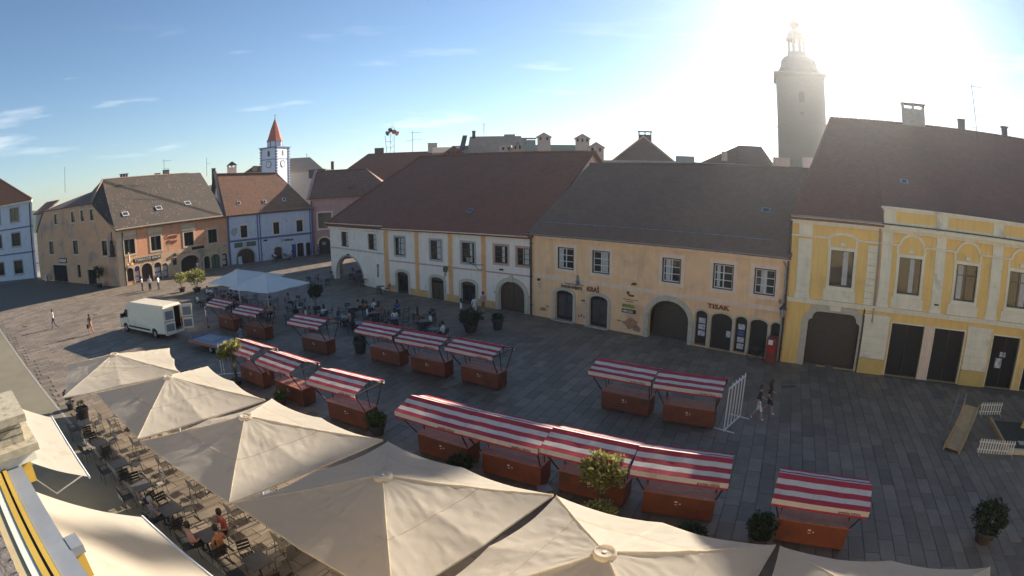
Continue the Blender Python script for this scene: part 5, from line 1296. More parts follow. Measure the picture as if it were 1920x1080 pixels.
def awning(label, a, c, fz, out, bz, roll=True):
    """front bar from a to c at height fz; rises back to the wall"""
    a = Vector(a); c = Vector(c); L_ = (c - a).length; rz = math.atan2(c.y - a.y, c.x - a.x)
    t_ = thing('awning', label, 'awning', (a.x, a.y, 0), rz, 'white awnings of the near house')
    b_ = B(); n = 14
    for i in range(n):
        for j in range(8):
            def q(i_, j_):
                v = j_ / 8; return (L_ * i_ / n, -out * v, fz + (bz - fz) * v - .10 * math.sin(math.pi * v) + .012 * noise.noise(Vector((i_ * .5, j_ * .5, L_))))
            b_.face([q(i, j), q(i + 1, j), q(i + 1, j + 1), q(i, j + 1)])
    b_.obj('canvas', M['canvas_cream'], t_, smooth=True)
    b_ = B(); b_.cyl((-.05, 0, fz), (L_ + .05, 0, fz), .045, .045, 8); b_.obj('front_bar', M['metal_white'], t_)
    for x in (.4, L_ - .4):
        b_ = B(); b_.path([(x, -.02, fz - .03), (x, -out * .5, fz - .35), (x, -out, bz - .4)], .025, 6); b_.obj('folding_arm', M['metal_white'], t_)
    return t_
awning('small white awning beside the stone pedestal', (-18.13, 13.63), (-12.75, 10.40), 2.6, 2.6, 4.2)
awning('large white awning at the lower left corner', (-9.51, 9.19), (-3.4, 6.1), 2.6, 3.0, 4.6)

# ---------------------------------------------------------------- van
add('van_paint', (.80, .69, .52), var=.03, rough=.35, coat=.4)
add('plastic_black', (.03, .03, .032), var=.1, rough=.6)
add('lamp_red', (.40, .02, .015), var=0, rough=.25)
add('tyre', (.02, .02, .02), var=.2, rough=.9)
add('rim', (.40, .40, .42), var=.05, rough=.35, metal=.6)
add('wood_floor', (.20, .14, .09), var=.3, scale=5)
VF, VR_ = Vector((-32.06, 35.23)), Vector((-26.75, 33.54))
van_dir = (VR_ - VF).normalized(); van_rz = math.atan2(van_dir.y, van_dir.x)
van = thing('delivery_van', 'cream white high roof delivery van with its rear doors open beside the trailer', 'van', (VF.x, VF.y, 0), van_rz)
# local x from front wheel to the rear, local y: 0 on the near side, +1.95 far side
WB_, XR, XF, VW, HT = 4.75, 6.35, -.95, 1.95, 2.62
side_p = [(-.95, .45), (-.95, .95), (-.62, 1.22), (.15, 2.0), (.55, 2.40), (1.1, 2.58), (XR - .05, 2.60), (XR, 2.48), (XR, .48), (WB_ + .55, .40)]
arch = lambda cx: [(cx + .46 * math.cos(math.pi * k / 8), .36 + .44 * math.sin(math.pi * k / 8)) for k in range(9)]
low = arch(WB_) + arch(0.0)
outer = side_p + [(p[0], p[1]) for p in arch(WB_)] + [(.52, .38)] + [(p[0], p[1]) for p in arch(0.0)] + [(-.55, .36)]
inset = lambda z: 0.0 if z < 1.2 else .13 * (z - 1.2) / 1.3
b_ = B()
tri = tessellate_polygon([[Vector((x, z, 0)) for x, z in outer]])
for s, yy in ((0, 0), (1, VW)):
    for t3 in tri:
        pts = [(outer[i][0], (yy + inset(outer[i][1])) if s == 0 else (yy - inset(outer[i][1])), outer[i][1]) for i in t3]; b_.face(pts)
n_ = len(outer)
for i in range(n_):
    j = (i + 1) % n_; a, c = outer[i], outer[j]
    if abs(a[0] - XR) < .01 and abs(c[0] - XR) < .01: continue      # rear opening
    b_.face([(a[0], inset(a[1]), a[1]), (c[0], inset(c[1]), c[1]), (c[0], VW - inset(c[1]), c[1]), (a[0], VW - inset(a[1]), a[1])])
for (y0, y1, z0, z1) in ((.0, .14, .48, 2.50), (VW - .14, VW - .0, .48, 2.50)):
    b_.box(XR - .1, XR + .005, y0 + .02, y1 - .02, z0, z1)
b_.box(XR - .1, XR + .005, .12, VW - .12, 2.42, 2.55)
b_.obj('body', M['van_paint'], van)
b_ = B(); b_.box(1.0, XR - .3, .2, VW - .2, .62, .66); b_.box(1.0, 1.05, .16, VW - .16, .6, 2.4); b_.box(1.05, XR - .11, .14, .16, .66, 2.3); b_.box(1.05, XR - .11, VW - .16, VW - .14, .66, 2.3); b_.obj('cargo_lining', M['interior'], van)
b_ = B(); b_.prism([(-.42, 1.28), (.52, 1.28), (.52, 1.92), (.22, 1.92)], -.012, .10); b_.obj('side_window', M['glass_dark'], van)
b_ = B(); b_.slab([(-.60, .14, 1.26), (-.60, VW - .14, 1.26), (.12, VW - .16, 1.95), (.12, .16, 1.95)], -.02); b_.obj('windscreen', M['glass_dark'], van)
b_ = B(); b_.box(-.38, -.14, -.26, -.06, 1.22, 1.56); b_.obj('mirror', M['plastic_black'], van)
b_ = B(); b_.box(.62, 4.1, -.018, .0, .52, .66); b_.box(.50, .56, -.015, .0, 1.0, 1.12); b_.obj('side_trim', M['plastic_black'], van)
b_ = B(); b_.box(.600, .612, -.006, .002, .5, 1.9); b_.box(1.75, 1.762, -.006, .002, .66, 1.19); stuff(b_.obj('door_seam', M['metal_grey'], van))
b_ = B(); b_.box(-1.02, -.86, .05, VW - .05, .32, .62); b_.obj('front_bumper', M['plastic_black'], van)
b_ = B(); b_.box(XR - .02, XR + .18, .05, VW - .05, .36, .56); b_.obj('rear_bumper', M['van_paint'], van)
for y in (.03, VW - .15):
    b_ = B(); b_.box(XR + .006, XR + .03, y, y + .12, .75, 1.35); b_.obj('tail_light', M['lamp_red'], van)
    b_ = B(); b_.box(-.97, -.80, y, y + .14, .78, 1.02); b_.obj('headlight', M['glass_grey'], van)
for x in (0.0, WB_):
    for y in (.02, VW - .24):
        b_ = B(); b_.cyl((x, y, .34), (x, y + .22, .34), .34, .34, 18); wo = b_.obj('wheel', M['tyre'], van)
        b_ = B(); yy = y - .012 if y < 1 else y + .222; b_.cyl((x, yy, .34), (x, yy + .01, .34), .20, .20, 14); b_.obj('rim', M['rim'], wo)
def vdoor(hx, hy, ang, name='rear_door', inner=False):
    d = B(); d.box(0, .93, -.03, .03, .50, 2.42); o = d.obj(name, M['van_paint'], van, loc=(hx, hy, 0), rot=(0, 0, ang))
    for s in (-1, 1):
        d = B(); yo = .031 * s; d.box(.12, .82, min(yo, yo * 1.4), max(yo, yo * 1.4), 1.55, 2.2); d.obj('door_panel', M['metal_grey'] if s < 0 else M['poster'], o)
        d = B(); d.box(.12, .82, min(yo, yo * 1.4), max(yo, yo * 1.4), .65, 1.2); d.obj('door_panel', M['metal_grey'] if s < 0 else M['black'], o)
    d = B(); d.box(0, .93, -.034, .034, 1.38, 1.42); d.obj('door_rib', M['plastic_black'], o)
vdoor(XR + .03, .04, R(72)); vdoor(XR + .03, VW - .04, R(42))
# ---------------------------------------------------------------- trailer
TR = thing('flat_trailer', 'low flatbed trailer with an orange side rail and grey blue deck behind the van', 'trailer', (-22.6, 31.70, 0), R(-21))
add('deck_blue', (.17, .19, .27), var=.12, scale=1.5, rough=.4)
add('rail_orange', (.40, .13, .05), var=.1)
b_ = B(); b_.box(0, 3.85, 0, 2.0, .54, .60); b_.obj('deck', M['deck_blue'], TR)
b_ = B(); b_.box(.9, 2.2, .5, 1.7, .602, .63); b_.obj('deck_sheet', M['flash_blue'], TR)
for (x0, x1, y0, y1) in ((-.04, 3.9, -.05, -.001), (-.04, 3.9, 2.001, 2.05), (-.05, -.001, 0, 2.0)):
    b_ = B(); b_.box(x0, x1, y0, y1, .48, .66); b_.obj('side_rail', M['rail_orange'] if y0 < 0 else M['metal_grey'], TR)
b_ = B(); b_.path([(-1.1, 1, .45), (0, .3, .5)], .04, 6); b_.path([(-1.1, 1, .45), (0, 1.7, .5)], .04, 6); b_.cyl((-1.25, 1, .45), (-1.1, 1, .45), .07, .05, 8); b_.cyl((-.95, 1, .02), (-.95, 1, .6), .03, .03, 6); b_.obj('drawbar', M['metal_grey'], TR)
for x in (2.6, 3.35):
    for y in (.03, 1.75):
        b_ = B(); b_.cyl((x, y, .27), (x, y + .18, .27), .27, .27, 16); wo = b_.obj('wheel', M['tyre'], TR)
        b_ = B(); b_.cyl((x, y - .01, .27), (x, y - .001, .27), .15, .15, 12); b_.obj('rim', M['rim'], wo)
# ---------------------------------------------------------------- racks of market frames
def rack(label, p0, p1, h, bars, name='white_rack'):
    p0 = Vector(p0); p1 = Vector(p1); d = p1 - p0; L_ = d.length; rz = math.atan2(d.y, d.x)
    t_ = thing(name, label, 'metal rack', (p0.x, p0.y, 0), rz)
    for k in range(bars):
        x = L_ * k / (bars - 1); b_ = B(); b_.box(x - .022, x + .022, -.022, .022, .03, h - (.15 if k in (0,) else 0)); b_.obj('bar', M['metal_white'], t_)
    for z in (h - .15, .03):
        b_ = B(); b_.box(-.03, L_ + .03, -.03, .03, z - .03, z + .03); b_.obj('rail', M['metal_white'], t_)
    for x in (0.05, L_ - .05):
        b_ = B(); b_.box(x - .03, x + .03, -.5, .5, .0, .03); b_.obj('foot', M['metal_white'], t_)
    return t_
rack('white metal rack of upright bars leaning beside the right market stall', (9.1, 20.15), (10.45, 21.5), 2.15, 6)
rk = thing('white_rack', 'white tubular frame standing between the trailer and the nearest oleander', 'metal rack', (-17.1, 27.0, 0), R(20))
for pts in ([(0, 0, 0), (0, 0, 1.9), (2.0, 0, 1.9), (2.0, 0, 0)], [(.15, .05, 0), (.15, .05, 1.6), (2.0, .05, 1.6)]):
    b_ = B(); b_.path(pts, .03, 6); b_.obj('tube', M['metal_white'], rk)
b_ = B(); b_.box(-.3, 2.3, -.03, .03, 0, .04); b_.obj('foot', M['metal_white'], rk)
# ---------------------------------------------------------------- plants
def leafmat(name, c1, c2):
    m = mat(name, c1, var=.35, scale=3, rough=.6, island=.45, trans=.25); return m
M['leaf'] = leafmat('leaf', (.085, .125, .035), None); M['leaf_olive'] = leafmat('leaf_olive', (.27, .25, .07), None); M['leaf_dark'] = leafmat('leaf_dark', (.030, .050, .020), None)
add('pot_dark', (.045, .038, .035), var=.2, rough=.6); add('pot_clay', (.30, .11, .05), var=.15); add('stem', (.12, .09, .05), var=.2)
def leaves(b_, rnd_, c, rad, n, l=.16, w_=.045, squash=.8, hollow=.35, up=.3):
    cl = [Vector((rnd_.gauss(0, .5), rnd_.gauss(0, .5), rnd_.gauss(0, .5))) for _ in range(max(4, n // 40))]
    for k in range(n):
        d = Vector((rnd_.gauss(0, 1), rnd_.gauss(0, 1), rnd_.gauss(0, 1) * squash))
        d.normalize(); r_ = rad * (hollow + (1 - hollow) * rnd_.random() ** .6) * (.82 + .3 * noise.noise(d * 2.1 + Vector(c)))
        p = Vector(c) + Vector((d.x * r_, d.y * r_, d.z * r_ * squash))
        t = (d * .8 + Vector((rnd_.uniform(-1, 1), rnd_.uniform(-1, 1), rnd_.uniform(-.3, 1) + up))).normalized()
        s = t.cross(Vector((rnd_.uniform(-1, 1), rnd_.uniform(-1, 1), rnd_.uniform(-1, 1)))).normalized(); L_ = l * rnd_.uniform(.7, 1.3); ww = w_ * rnd_.uniform(.7, 1.2)
        b_.face([p, p + t * L_ * .45 + s * ww, p + t * L_, p + t * L_ * .45 - s * ww])
def plant(label, loc, crown, stems=0, pot=(.32, .45), m='leaf', n=900, l=.16, potm='pot_dark', seed=1, cat='potted plant', name='potted_plant', extra=()):
    """crown = (height of centre, radius, squash)"""
    t_ = thing(name, label, cat, (loc[0], loc[1], 0), seed * .7); rr = random.Random(seed)
    h, rad, sqh = crown
    if pot:
        p = B(); r_, ph_ = pot; p.lathe([(r_ * .7, .01), (r_ * .95, ph_ * .8), (r_ * 1.06, ph_ * .82), (r_ * 1.06, ph_), (r_ * .9, ph_), (r_ * .88, ph_ * .9)], n=16); p.obj('pot', M[potm], t_)
    base = pot[1] * .8 if pot else .05
    if stems:
        p = B()
        for k in range(stems):
            a = rr.uniform(0, 6.28); r0 = rr.uniform(.02, .12); r1 = rr.uniform(.1, rad * .55)
            p.path([(r0 * math.cos(a), r0 * math.sin(a), base), ((r0 + r1) * .5 * math.cos(a + .2), (r0 + r1) * .5 * math.sin(a + .2), (base + h) / 2), (r1 * math.cos(a), r1 * math.sin(a), h)], .018, 5)
        p.obj('stems', M['stem'], t_); stuff(bpy.data.objects[-1]) if False else None
    b_ = B(); leaves(b_, rr, (0, 0, h), rad, n, l, l * .28, sqh)
    for (dx, dy, hz, r2, nn) in extra: leaves(b_, rr, (dx, dy, hz), r2, nn, l, l * .28, sqh)
    b_.obj('foliage', M[m], t_)
    return t_
plant('tall oleander in a pot with bare stems, beside the white tubular frame', (-15.3, 25.6), (2.05, .78, .62), 9, (.36, .30), 'leaf_olive', 1500, .20, seed=1, extra=((.5, .2, 1.7, .4, 300), (-.5, .1, 1.75, .4, 300)))
plant('bushy oleander in front of the third stall of the long row', (2.75, 14.5), (1.78, .82, .8), 7, (.35, .4), 'leaf_olive', 1900, .17, seed=2)
plant('grey leaved lower shrub under the bushy oleander by the long row', (2.55, 13.6), (.85, .62, .6), 3, (.34, .38), 'leaf_olive', 1100, .11, seed=3)
plant('low round bush at the corner of the last near stall', (-5.75, 20.6), (.72, .52, .7), 0, (.36, .5), 'leaf', 900, .12, seed=4)
plant('small dark bush between two near stalls behind the second parasol', (-11.4, 23.2), (.55, .36, .8), 0, (.3, .4), 'leaf', 420, .12, seed=5)
plant('low dark bush at the foot of the second long row stall', (-1.9, 17.2), (.62, .55, .55), 0, (.34, .42), 'leaf_dark', 700, .13, seed=6)
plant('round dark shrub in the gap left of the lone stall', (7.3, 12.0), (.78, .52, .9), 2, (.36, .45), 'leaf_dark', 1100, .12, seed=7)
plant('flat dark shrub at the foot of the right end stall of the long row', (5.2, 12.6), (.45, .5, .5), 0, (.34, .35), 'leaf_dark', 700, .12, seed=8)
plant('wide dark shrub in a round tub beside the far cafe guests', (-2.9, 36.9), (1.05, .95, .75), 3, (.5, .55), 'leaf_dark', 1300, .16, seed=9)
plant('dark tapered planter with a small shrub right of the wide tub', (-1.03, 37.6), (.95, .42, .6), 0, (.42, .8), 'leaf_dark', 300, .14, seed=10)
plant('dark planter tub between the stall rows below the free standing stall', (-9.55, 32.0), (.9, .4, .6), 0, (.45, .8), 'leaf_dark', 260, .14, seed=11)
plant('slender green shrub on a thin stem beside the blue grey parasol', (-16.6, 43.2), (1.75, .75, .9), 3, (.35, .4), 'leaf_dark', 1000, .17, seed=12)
plant('small leafy olive shrub behind the van, left one of the pair', (-37.2, 52.2), (1.55, .95, .8), 5, (.45, .5), 'leaf_olive', 500, .22, seed=13)
plant('larger leafy olive shrub behind the van, right one of the pair', (-34.9, 52.0), (1.75, 1.35, .75), 6, (.5, .5), 'leaf_olive', 1100, .24, seed=14)
plant('tall dark pot with a few twigs below the farthest cream parasol', (-21.4, 18.4), (1.05, .25, .6), 3, (.36, .85), 'leaf', 60, .14, seed=15)
plant('small reddish shrub at the far corner of the farthest cream parasol', (-23.9, 19.7), (.8, .35, .9), 3, (.3, .4), 'leaf_dark', 320, .16, seed=16)
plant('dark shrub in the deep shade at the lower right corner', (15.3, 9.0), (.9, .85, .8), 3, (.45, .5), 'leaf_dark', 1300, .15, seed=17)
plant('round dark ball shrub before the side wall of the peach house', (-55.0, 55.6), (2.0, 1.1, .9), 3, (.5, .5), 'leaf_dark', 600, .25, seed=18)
plant('red pot with green leaves under the yellow bracket', (-17.2, 9.6), (.95, .55, .6), 0, (.36, .6), 'leaf', 600, .2, 'pot_clay', seed=19)

# ---------------------------------------------------------------- people
add('skin', (.42, .24, .16), var=.05, rough=.6); add('hair_dark', (.03, .018, .012), var=.3, rough=.6); add('hair_blond', (.30, .20, .10), var=.2, rough=.6); add('hair_grey', (.35, .34, .33), var=.2)
for k, c in dict(c_white=(.70, .68, .64), c_black=(.02, .02, .024), c_grey=(.20, .20, .22), c_brown=(.22, .13, .08), c_red=(.40, .07, .05), c_blue=(.09, .13, .25), c_navy=(.03, .04, .08), c_orange=(.45, .18, .08), c_pink=(.50, .26, .22), c_khaki=(.28, .23, .15), c_green=(.08, .13, .08)).items(): add(k, c, var=.12, scale=6, rough=.85)
def skinmesh(name, joints, bones, root='pelvis'):
    """continuous body grown over a skeleton; returns mesh + per face bone label"""
    names = list(joints); me = bpy.data.meshes.new(name)
    me.from_pydata([joints[k][0] for k in names], [(names.index(a), names.index(c)) for a, c, _ in bones], [])
    o = bpy.data.objects.new(name, me); COL.objects.link(o)
    md = o.modifiers.new('s', 'SKIN'); md.use_smooth_shade = True; md.branch_smoothing = .5
    for i, k in enumerate(names):
        r_ = joints[k][1]; sv = me.skin_vertices[0].data[i]; sv.radius = r_ if isinstance(r_, tuple) else (r_, r_)
        sv.use_root = (k == root)
    sb = o.modifiers.new('u', 'SUBSURF'); sb.levels = 1; sb.render_levels = 1
    dg = bpy.context.evaluated_depsgraph_get(); ev = o.evaluated_get(dg); m2 = bpy.data.meshes.new_from_object(ev)
    bpy.data.objects.remove(o)
    lab = []
    segs = [(Vector(joints[a][0]), Vector(joints[c][0]), l) for a, c, l in bones]
    for p in m2.polygons:
        c = p.center; best = 1e9; bl = None
        for a, q_, l in segs:
            d = q_ - a; t = max(0, min(1, (c - a).dot(d) / max(d.length_squared, 1e-9))); dist = (c - (a + d * t)).length
            if dist < best: best = dist; bl = l
        lab.append(bl)
    return m2, lab
PARTS = ['skin', 'top', 'bottom', 'shoe', 'sleeve']
def J(pose):
    """joint tables in metres, facing +y"""
    H_ = dict(pelvis=((0, 0, .95), (.15, .105)), waist=((0, 0, 1.08), (.135, .095)), chest=((0, .01, 1.28), (.165, .11)), neckb=((0, 0, 1.45), (.075, .065)), neck=((0, .01, 1.51), .052), head=((0, .02, 1.60), (.075, .09)), crown=((0, .01, 1.71), (.072, .085)))
    L_ = {}
    if pose == 'stand': L_ = dict(hip=(.09, 0, .88), knee=(.10, .02, .48), ankle=(.10, -.02, .09), toe=(.11, .13, .035)); A_ = dict(sh=(.18, 0, 1.40), el=(.24, -.03, 1.12), wr=(.25, .06, .88), fi=(.25, .09, .76))
    elif pose == 'fold': L_ = dict(hip=(.09, 0, .88), knee=(.10, .02, .48), ankle=(.10, -.02, .09), toe=(.11, .13, .035)); A_ = dict(sh=(.18, 0, 1.40), el=(.25, .02, 1.14), wr=(.06, .22, 1.16), fi=(-.02, .23, 1.20))
    elif pose == 'walk': L_ = dict(hip=(.09, 0, .88), knee=(.10, .16, .50), ankle=(.10, .20, .10), toe=(.10, .35, .05)); A_ = dict(sh=(.18, 0, 1.40), el=(.23, -.12, 1.14), wr=(.22, .02, .92), fi=(.21, .07, .82))
    if pose != 'sit':
        for s, n_ in ((1, 'r'), (-1, 'l')):
            for k, p in L_.items():
                q_ = p
                if pose == 'walk' and s < 0: q_ = {'hip': (.09, 0, .88), 'knee': (.10, -.05, .47), 'ankle': (.10, -.36, .14), 'toe': (.10, -.27, .035)}[k]
                H_[k + n_] = ((q_[0] * s, q_[1], q_[2]), dict(hip=.092, knee=.060, ankle=.042, toe=(.042, .034))[k])
            for k, p in A_.items():
                q_ = p
                if pose == 'walk' and s < 0: q_ = {'sh': (.18, 0, 1.40), 'el': (.23, .07, 1.13), 'wr': (.2, .27, 1.02), 'fi': (.19, .35, 1.0)}[k]
                if pose == 'fold' and s < 0: q_ = {'sh': (.18, 0, 1.40), 'el': (.25, .02, 1.14), 'wr': (.06, .20, 1.08), 'fi': (-.03, .22, 1.06)}[k]
                H_[k + n_] = ((q_[0] * s, q_[1], q_[2]), dict(sh=.058, el=.042, wr=.030, fi=(.034, .018))[k])
    else:
        H_ = dict(pelvis=((0, 0, .54), (.16, .13)), waist=((0, 0, .68), (.14, .11)), chest=((0, .01, .90), (.165, .12)), neckb=((0, .03, 1.07), (.075, .065)), neck=((0, .05, 1.13), .052), head=((0, .07, 1.22), (.075, .09)), crown=((0, .06, 1.33), (.072, .085)))
        for s, n_ in ((1, 'r'), (-1, 'l')):
            for k, p, r_ in (('hip', (.09, .06, .53), .10), ('knee', (.13, .46, .52), .066), ('ankle', (.12, .42 + .06 * s, .09), .042), ('toe', (.13, .57 + .06 * s, .035), (.042, .034)), ('sh', (.18, .02, 1.02), .058), ('el', (.24, .06, .76), .042), ('wr', (.14, .30, .76), .030), ('fi', (.09, .38, .77), (.034, .018))):
                H_[k + n_] = ((p[0] * s, p[1], p[2]), r_)
    return H_
BON = [('pelvis', 'waist', 'top'), ('waist', 'chest', 'top'), ('chest', 'neckb', 'top'), ('neckb', 'neck', 'skin'), ('neck', 'head', 'skin'), ('head', 'crown', 'skin')]
for n_ in 'rl': BON += [('pelvis', 'hip' + n_, 'bottom'), ('hip' + n_, 'knee' + n_, 'bottom'), ('knee' + n_, 'ankle' + n_, 'shin'), ('ankle' + n_, 'toe' + n_, 'shoe'), ('chest', 'sh' + n_, 'top'), ('sh' + n_, 'el' + n_, 'sleeve'), ('el' + n_, 'wr' + n_, 'skin'), ('wr' + n_, 'fi' + n_, 'skin')]
BODY = {p: skinmesh('person_body', J(p), BON) for p in ('stand', 'fold', 'walk', 'sit')}
_pc = {}
def person(label, loc, rz, pose='stand', top='c_white', bottom='c_navy', shin=None, hair='hair_dark', long=False, sc_=1.0, z=0.0, group=None, shoe='c_black', bag=None):
    me0, lab = BODY[pose]; key = (pose, top, bottom, shin, shoe)
    if key not in _pc:
        me = me0.copy(); me.materials.clear()
        for m_ in ('skin', top, bottom, shoe): me.materials.append(M[m_])
        ix = {'skin': 0, 'top': 1, 'sleeve': 1, 'bottom': 2, 'shin': 2 if shin is None else 0, 'shoe': 3}
        me.polygons.foreach_set('material_index', [ix[l] for l in lab]); me.polygons.foreach_set('use_smooth', [True] * len(me.polygons)); me.update(); _pc[key] = me
    t_ = thing('person', label, 'person', (loc[0], loc[1], z), rz, group); t_.scale = (sc_,) * 3
    o = bpy.data.objects.new('body', _pc[key]); COL.objects.link(o); o.parent = t_
    j = J(pose); hx, hy, hz = j['head'][0]; cz_ = j['crown'][0][2]
    h = B(); h.lathe([(.03, .10), (.075, .085), (.095, .04), (.10, -.02), (.092, -.08), (.06, -.13)], (hx, hy - .022, cz_ - .02), 12)
    if long: h.lathe([(.085, .0), (.11, -.12), (.10, -.26), (.05, -.32)], (hx, hy - .055, cz_ - .02), 10)
    h.obj('hair', M[hair], t_, smooth=True)
    f = B(); f.cyl((hx, hy + .09, cz_ - .10), (hx, hy + .112, cz_ - .125), .012, .016, 6); f.obj('nose', M['skin'], t_)
    f = B(); f.box(hx - .042, hx - .022, hy + .082, hy + .092, cz_ - .085, cz_ - .075); f.box(hx + .022, hx + .042, hy + .082, hy + .092, cz_ - .085, cz_ - .075); f.box(hx - .025, hx + .025, hy + .078, hy + .088, cz_ - .155, cz_ - .147); stuff(f.obj('face', M['hair_dark'], t_))
    if bag:
        f = B(); f.box(.2, .34, -.12, .14, .55, .86); f.path([(.22, 0, .86), (.1, 0, 1.4)], .012, 4); f.obj('shoulder_strap', M[bag], t_)
    return t_
def towards(a, b_): return math.atan2(-(b_[0] - a[0]), b_[1] - a[1])
person('man in a white shirt and dark trousers walking alone on the sunlit paving', (-42.47, 35.02), R(160), 'walk', 'c_white', 'c_navy', sc_=1.03)
person('woman in a brown summer dress with a bag walking on the sunlit paving', (-35.54, 33.9), R(200), 'walk', 'c_brown', 'c_orange', shin=1, long=True, bag='c_black')
for i, (p, a) in enumerate((((-44.4, 53.1), ('c_white', 'c_navy', 'woman in a white top and dark trousers, leftmost of the group by the tobacconist')), ((-43.6, 53.9), ('c_grey', 'c_black', 'person in grey at the back of the group by the tobacconist')), ((-42.9, 52.9), ('c_white', 'c_black', 'person in white shirt and black trousers at the front of the group by the tobacconist')), ((-41.9, 53.5), ('c_white', 'c_navy', 'man in a white shirt, rightmost of the group by the tobacconist')))):
    person(a[2], p, R((-70, 180, 30, 90)[i]), 'stand', a[0], a[1], long=(i == 0), group='people chatting in front of the tobacconist')
person('person in a black T-shirt and white shorts walking near the right stalls', (11.12, 20.98), R(-120), 'walk', 'c_black', 'c_white', shin=1, shoe='c_white', sc_=.97)
person('person in a dark dress walking behind the one in white shorts', (11.95, 21.5), R(-120), 'walk', 'c_black', 'c_black', shin=1, shoe='c_white', sc_=.97, long=True)
person('woman in a white top standing left of the two women near the arched gate', (-3.83, 40.0), R(100), 'stand', 'c_white', 'c_black', long=True)
person('woman with long dark hair and white dress near the orange pilaster', (-2.9, 41.2), R(-140), 'stand', 'c_white', 'c_white', shin=1, long=True)
person('waitress with folded arms in pale top leaning by the orange pilaster', (-2.3, 42.4), R(150), 'fold', 'c_pink', 'c_brown', shin=1)
person('man in a pale shirt bending beside the flat trailer and nearest stall', (-18.3, 32.2), R(60), 'fold', 'c_grey', 'c_khaki', sc_=.95)
person('person in white with grey hair standing right behind the van', (-24.3, 37.2), R(-60), 'stand', 'c_white', 'c_grey', hair='hair_grey')
person('person in a dark top near the blue shop panel of the blue house', (-29.9, 80.3), R(180), 'stand', 'c_blue', 'c_navy')
person('person in a white dress standing at the gateway of the peach house', (-43.4, 65.5), R(220), 'stand', 'c_white', 'c_pink', shin=1, hair='hair_blond')

# ---------------------------------------------------------------- cafe furniture
add('chair_dark', (.025, .022, .022), var=.2, rough=.5); add('chair_wood', (.30, .26, .20), var=.2, scale=8, rough=.6); add('table_top', (.085, .075, .07), var=.25, scale=6, rough=.35); add('cushion', (.45, .40, .32), var=.1)
def make_chair(name='cafe_chair', seat='chair_dark', frame='chair_dark', arms=True):
    t_ = thing(name, 'x', 'chair')
    for k in range(4):
        q = B(); q.box(-.21 + k * .107, -.21 + k * .107 + .095, -.2, .22, .44, .46); q.obj('seat_slat', M[seat], t_)
    q = B()
    for (a, c) in ((( -.2, -.21, .46), (-.2, -.29, .86)), ((.2, -.21, .46), (.2, -.29, .86))): q.cyl(a, c, .014, .014, 5)
    q.cyl((-.2, -.29, .86), (.2, -.29, .86), .014, .014, 5)
    for k in range(3): q.box(-.19, .19, -.26 - .02 * k, -.245 - .02 * k, .58 + k * .1, .65 + k * .1)
    q.obj('backrest', M[seat], t_)
    for x in (-.21, .21):
        for (y, y2) in ((-.2, -.26), (.21, .24)):
            q = B(); q.cyl((x, y, .45), (x * 1.08, y2, .012), .013, .013, 5); q.obj('leg', M[frame], t_)
    if arms:
        for x in (-.23, .23):
            q = B(); q.path([(x, -.25, .66), (x, .16, .66), (x, .21, .46)], .013, 5); q.obj('armrest', M[frame], t_)
    return t_
def make_table(name='cafe_table', r_=.36, top='table_top', square_=True, items=True):
    t_ = thing(name, 'x', 'table')
    q = B()
    if square_: q.box(-r_, r_, -r_, r_, .71, .74)
    else: q.lathe([(r_, .715), (r_, .74)], n=20)
    q.obj('table_top', M[top], t_)
    q = B(); q.cyl((0, 0, .03), (0, 0, .709), .03, .03, 8); q.obj('pedestal', M['chair_dark'], t_)
    q = B(); q.box(-.25, .25, -.03, .03, .012, .04); q.box(-.03, .03, -.25, .25, .0121, .0405); q.obj('foot', M['chair_dark'], t_)
    return t_
ch0 = make_chair(); ch_s = snapshot(ch0); chw = make_chair('cafe_chair', 'chair_wood'); chw_s = snapshot(chw)
tb0 = make_table(); tb_s = snapshot(tb0); tr0 = make_table('cafe_table', .38, 'table_top', False); tr_s = snapshot(tr0)
used = set()
def put(s, loc, rz, label, group):
    first = id(s[0]) not in used; used.add(id(s[0])); o = place(s, first, (loc[0], loc[1], .014), rz, label, group)
    # loosely placed
    return o
ORD = ['first', 'second', 'third', 'fourth', 'fifth', 'sixth', 'seventh', 'eighth', 'ninth', 'tenth', 'eleventh', 'twelfth']
def local(o, rz, u, v): return (o[0] + u * math.cos(rz) - v * math.sin(rz), o[1] + u * math.sin(rz) + v * math.cos(rz))
rr = random.Random(11)
near = [(-20.0, 17.1), (-17.5, 15.6), (-15.2, 14.35), (-13.1, 13.2), (-11.1, 12.2), (-9.0, 11.35), (-7.0, 10.55), (-4.9, 9.6)]
GN = 'dark cafe chairs in the row under the cream parasols'
for i, p in enumerate(near):
    rz = R(-28) + rr.uniform(-.12, .12)
    put(tb_s, p, rz, f'dark square cafe table, {ORD[i]} from the dark pot in the row under the cream parasols', 'square tables under the cream parasols')
    for k, (u, v, a, nm) in enumerate(((-.25, -.68, 0, 'on the street side'), (.62, -.1, math.pi / 2, 'at the right end'), (-.1, .72, math.pi, 'on the parasol side'), (-.74, .05, -math.pi / 2, 'at the left end'))):
        q_ = local(p, rz, u + rr.uniform(-.06, .06), v + rr.uniform(-.06, .06))
        if k == 3 and i in (2, 5): continue
        put(chw_s if k == 2 else ch_s, q_, rz + a + rr.uniform(-.25, .25), f'cafe chair {nm} of the {ORD[i]} table from the dark pot', GN)
second = [(-18.2, 18.5), (-15.6, 17.2), (-13.2, 16.0), (-10.9, 14.8), (-8.6, 13.7), (-6.4, 12.6)]
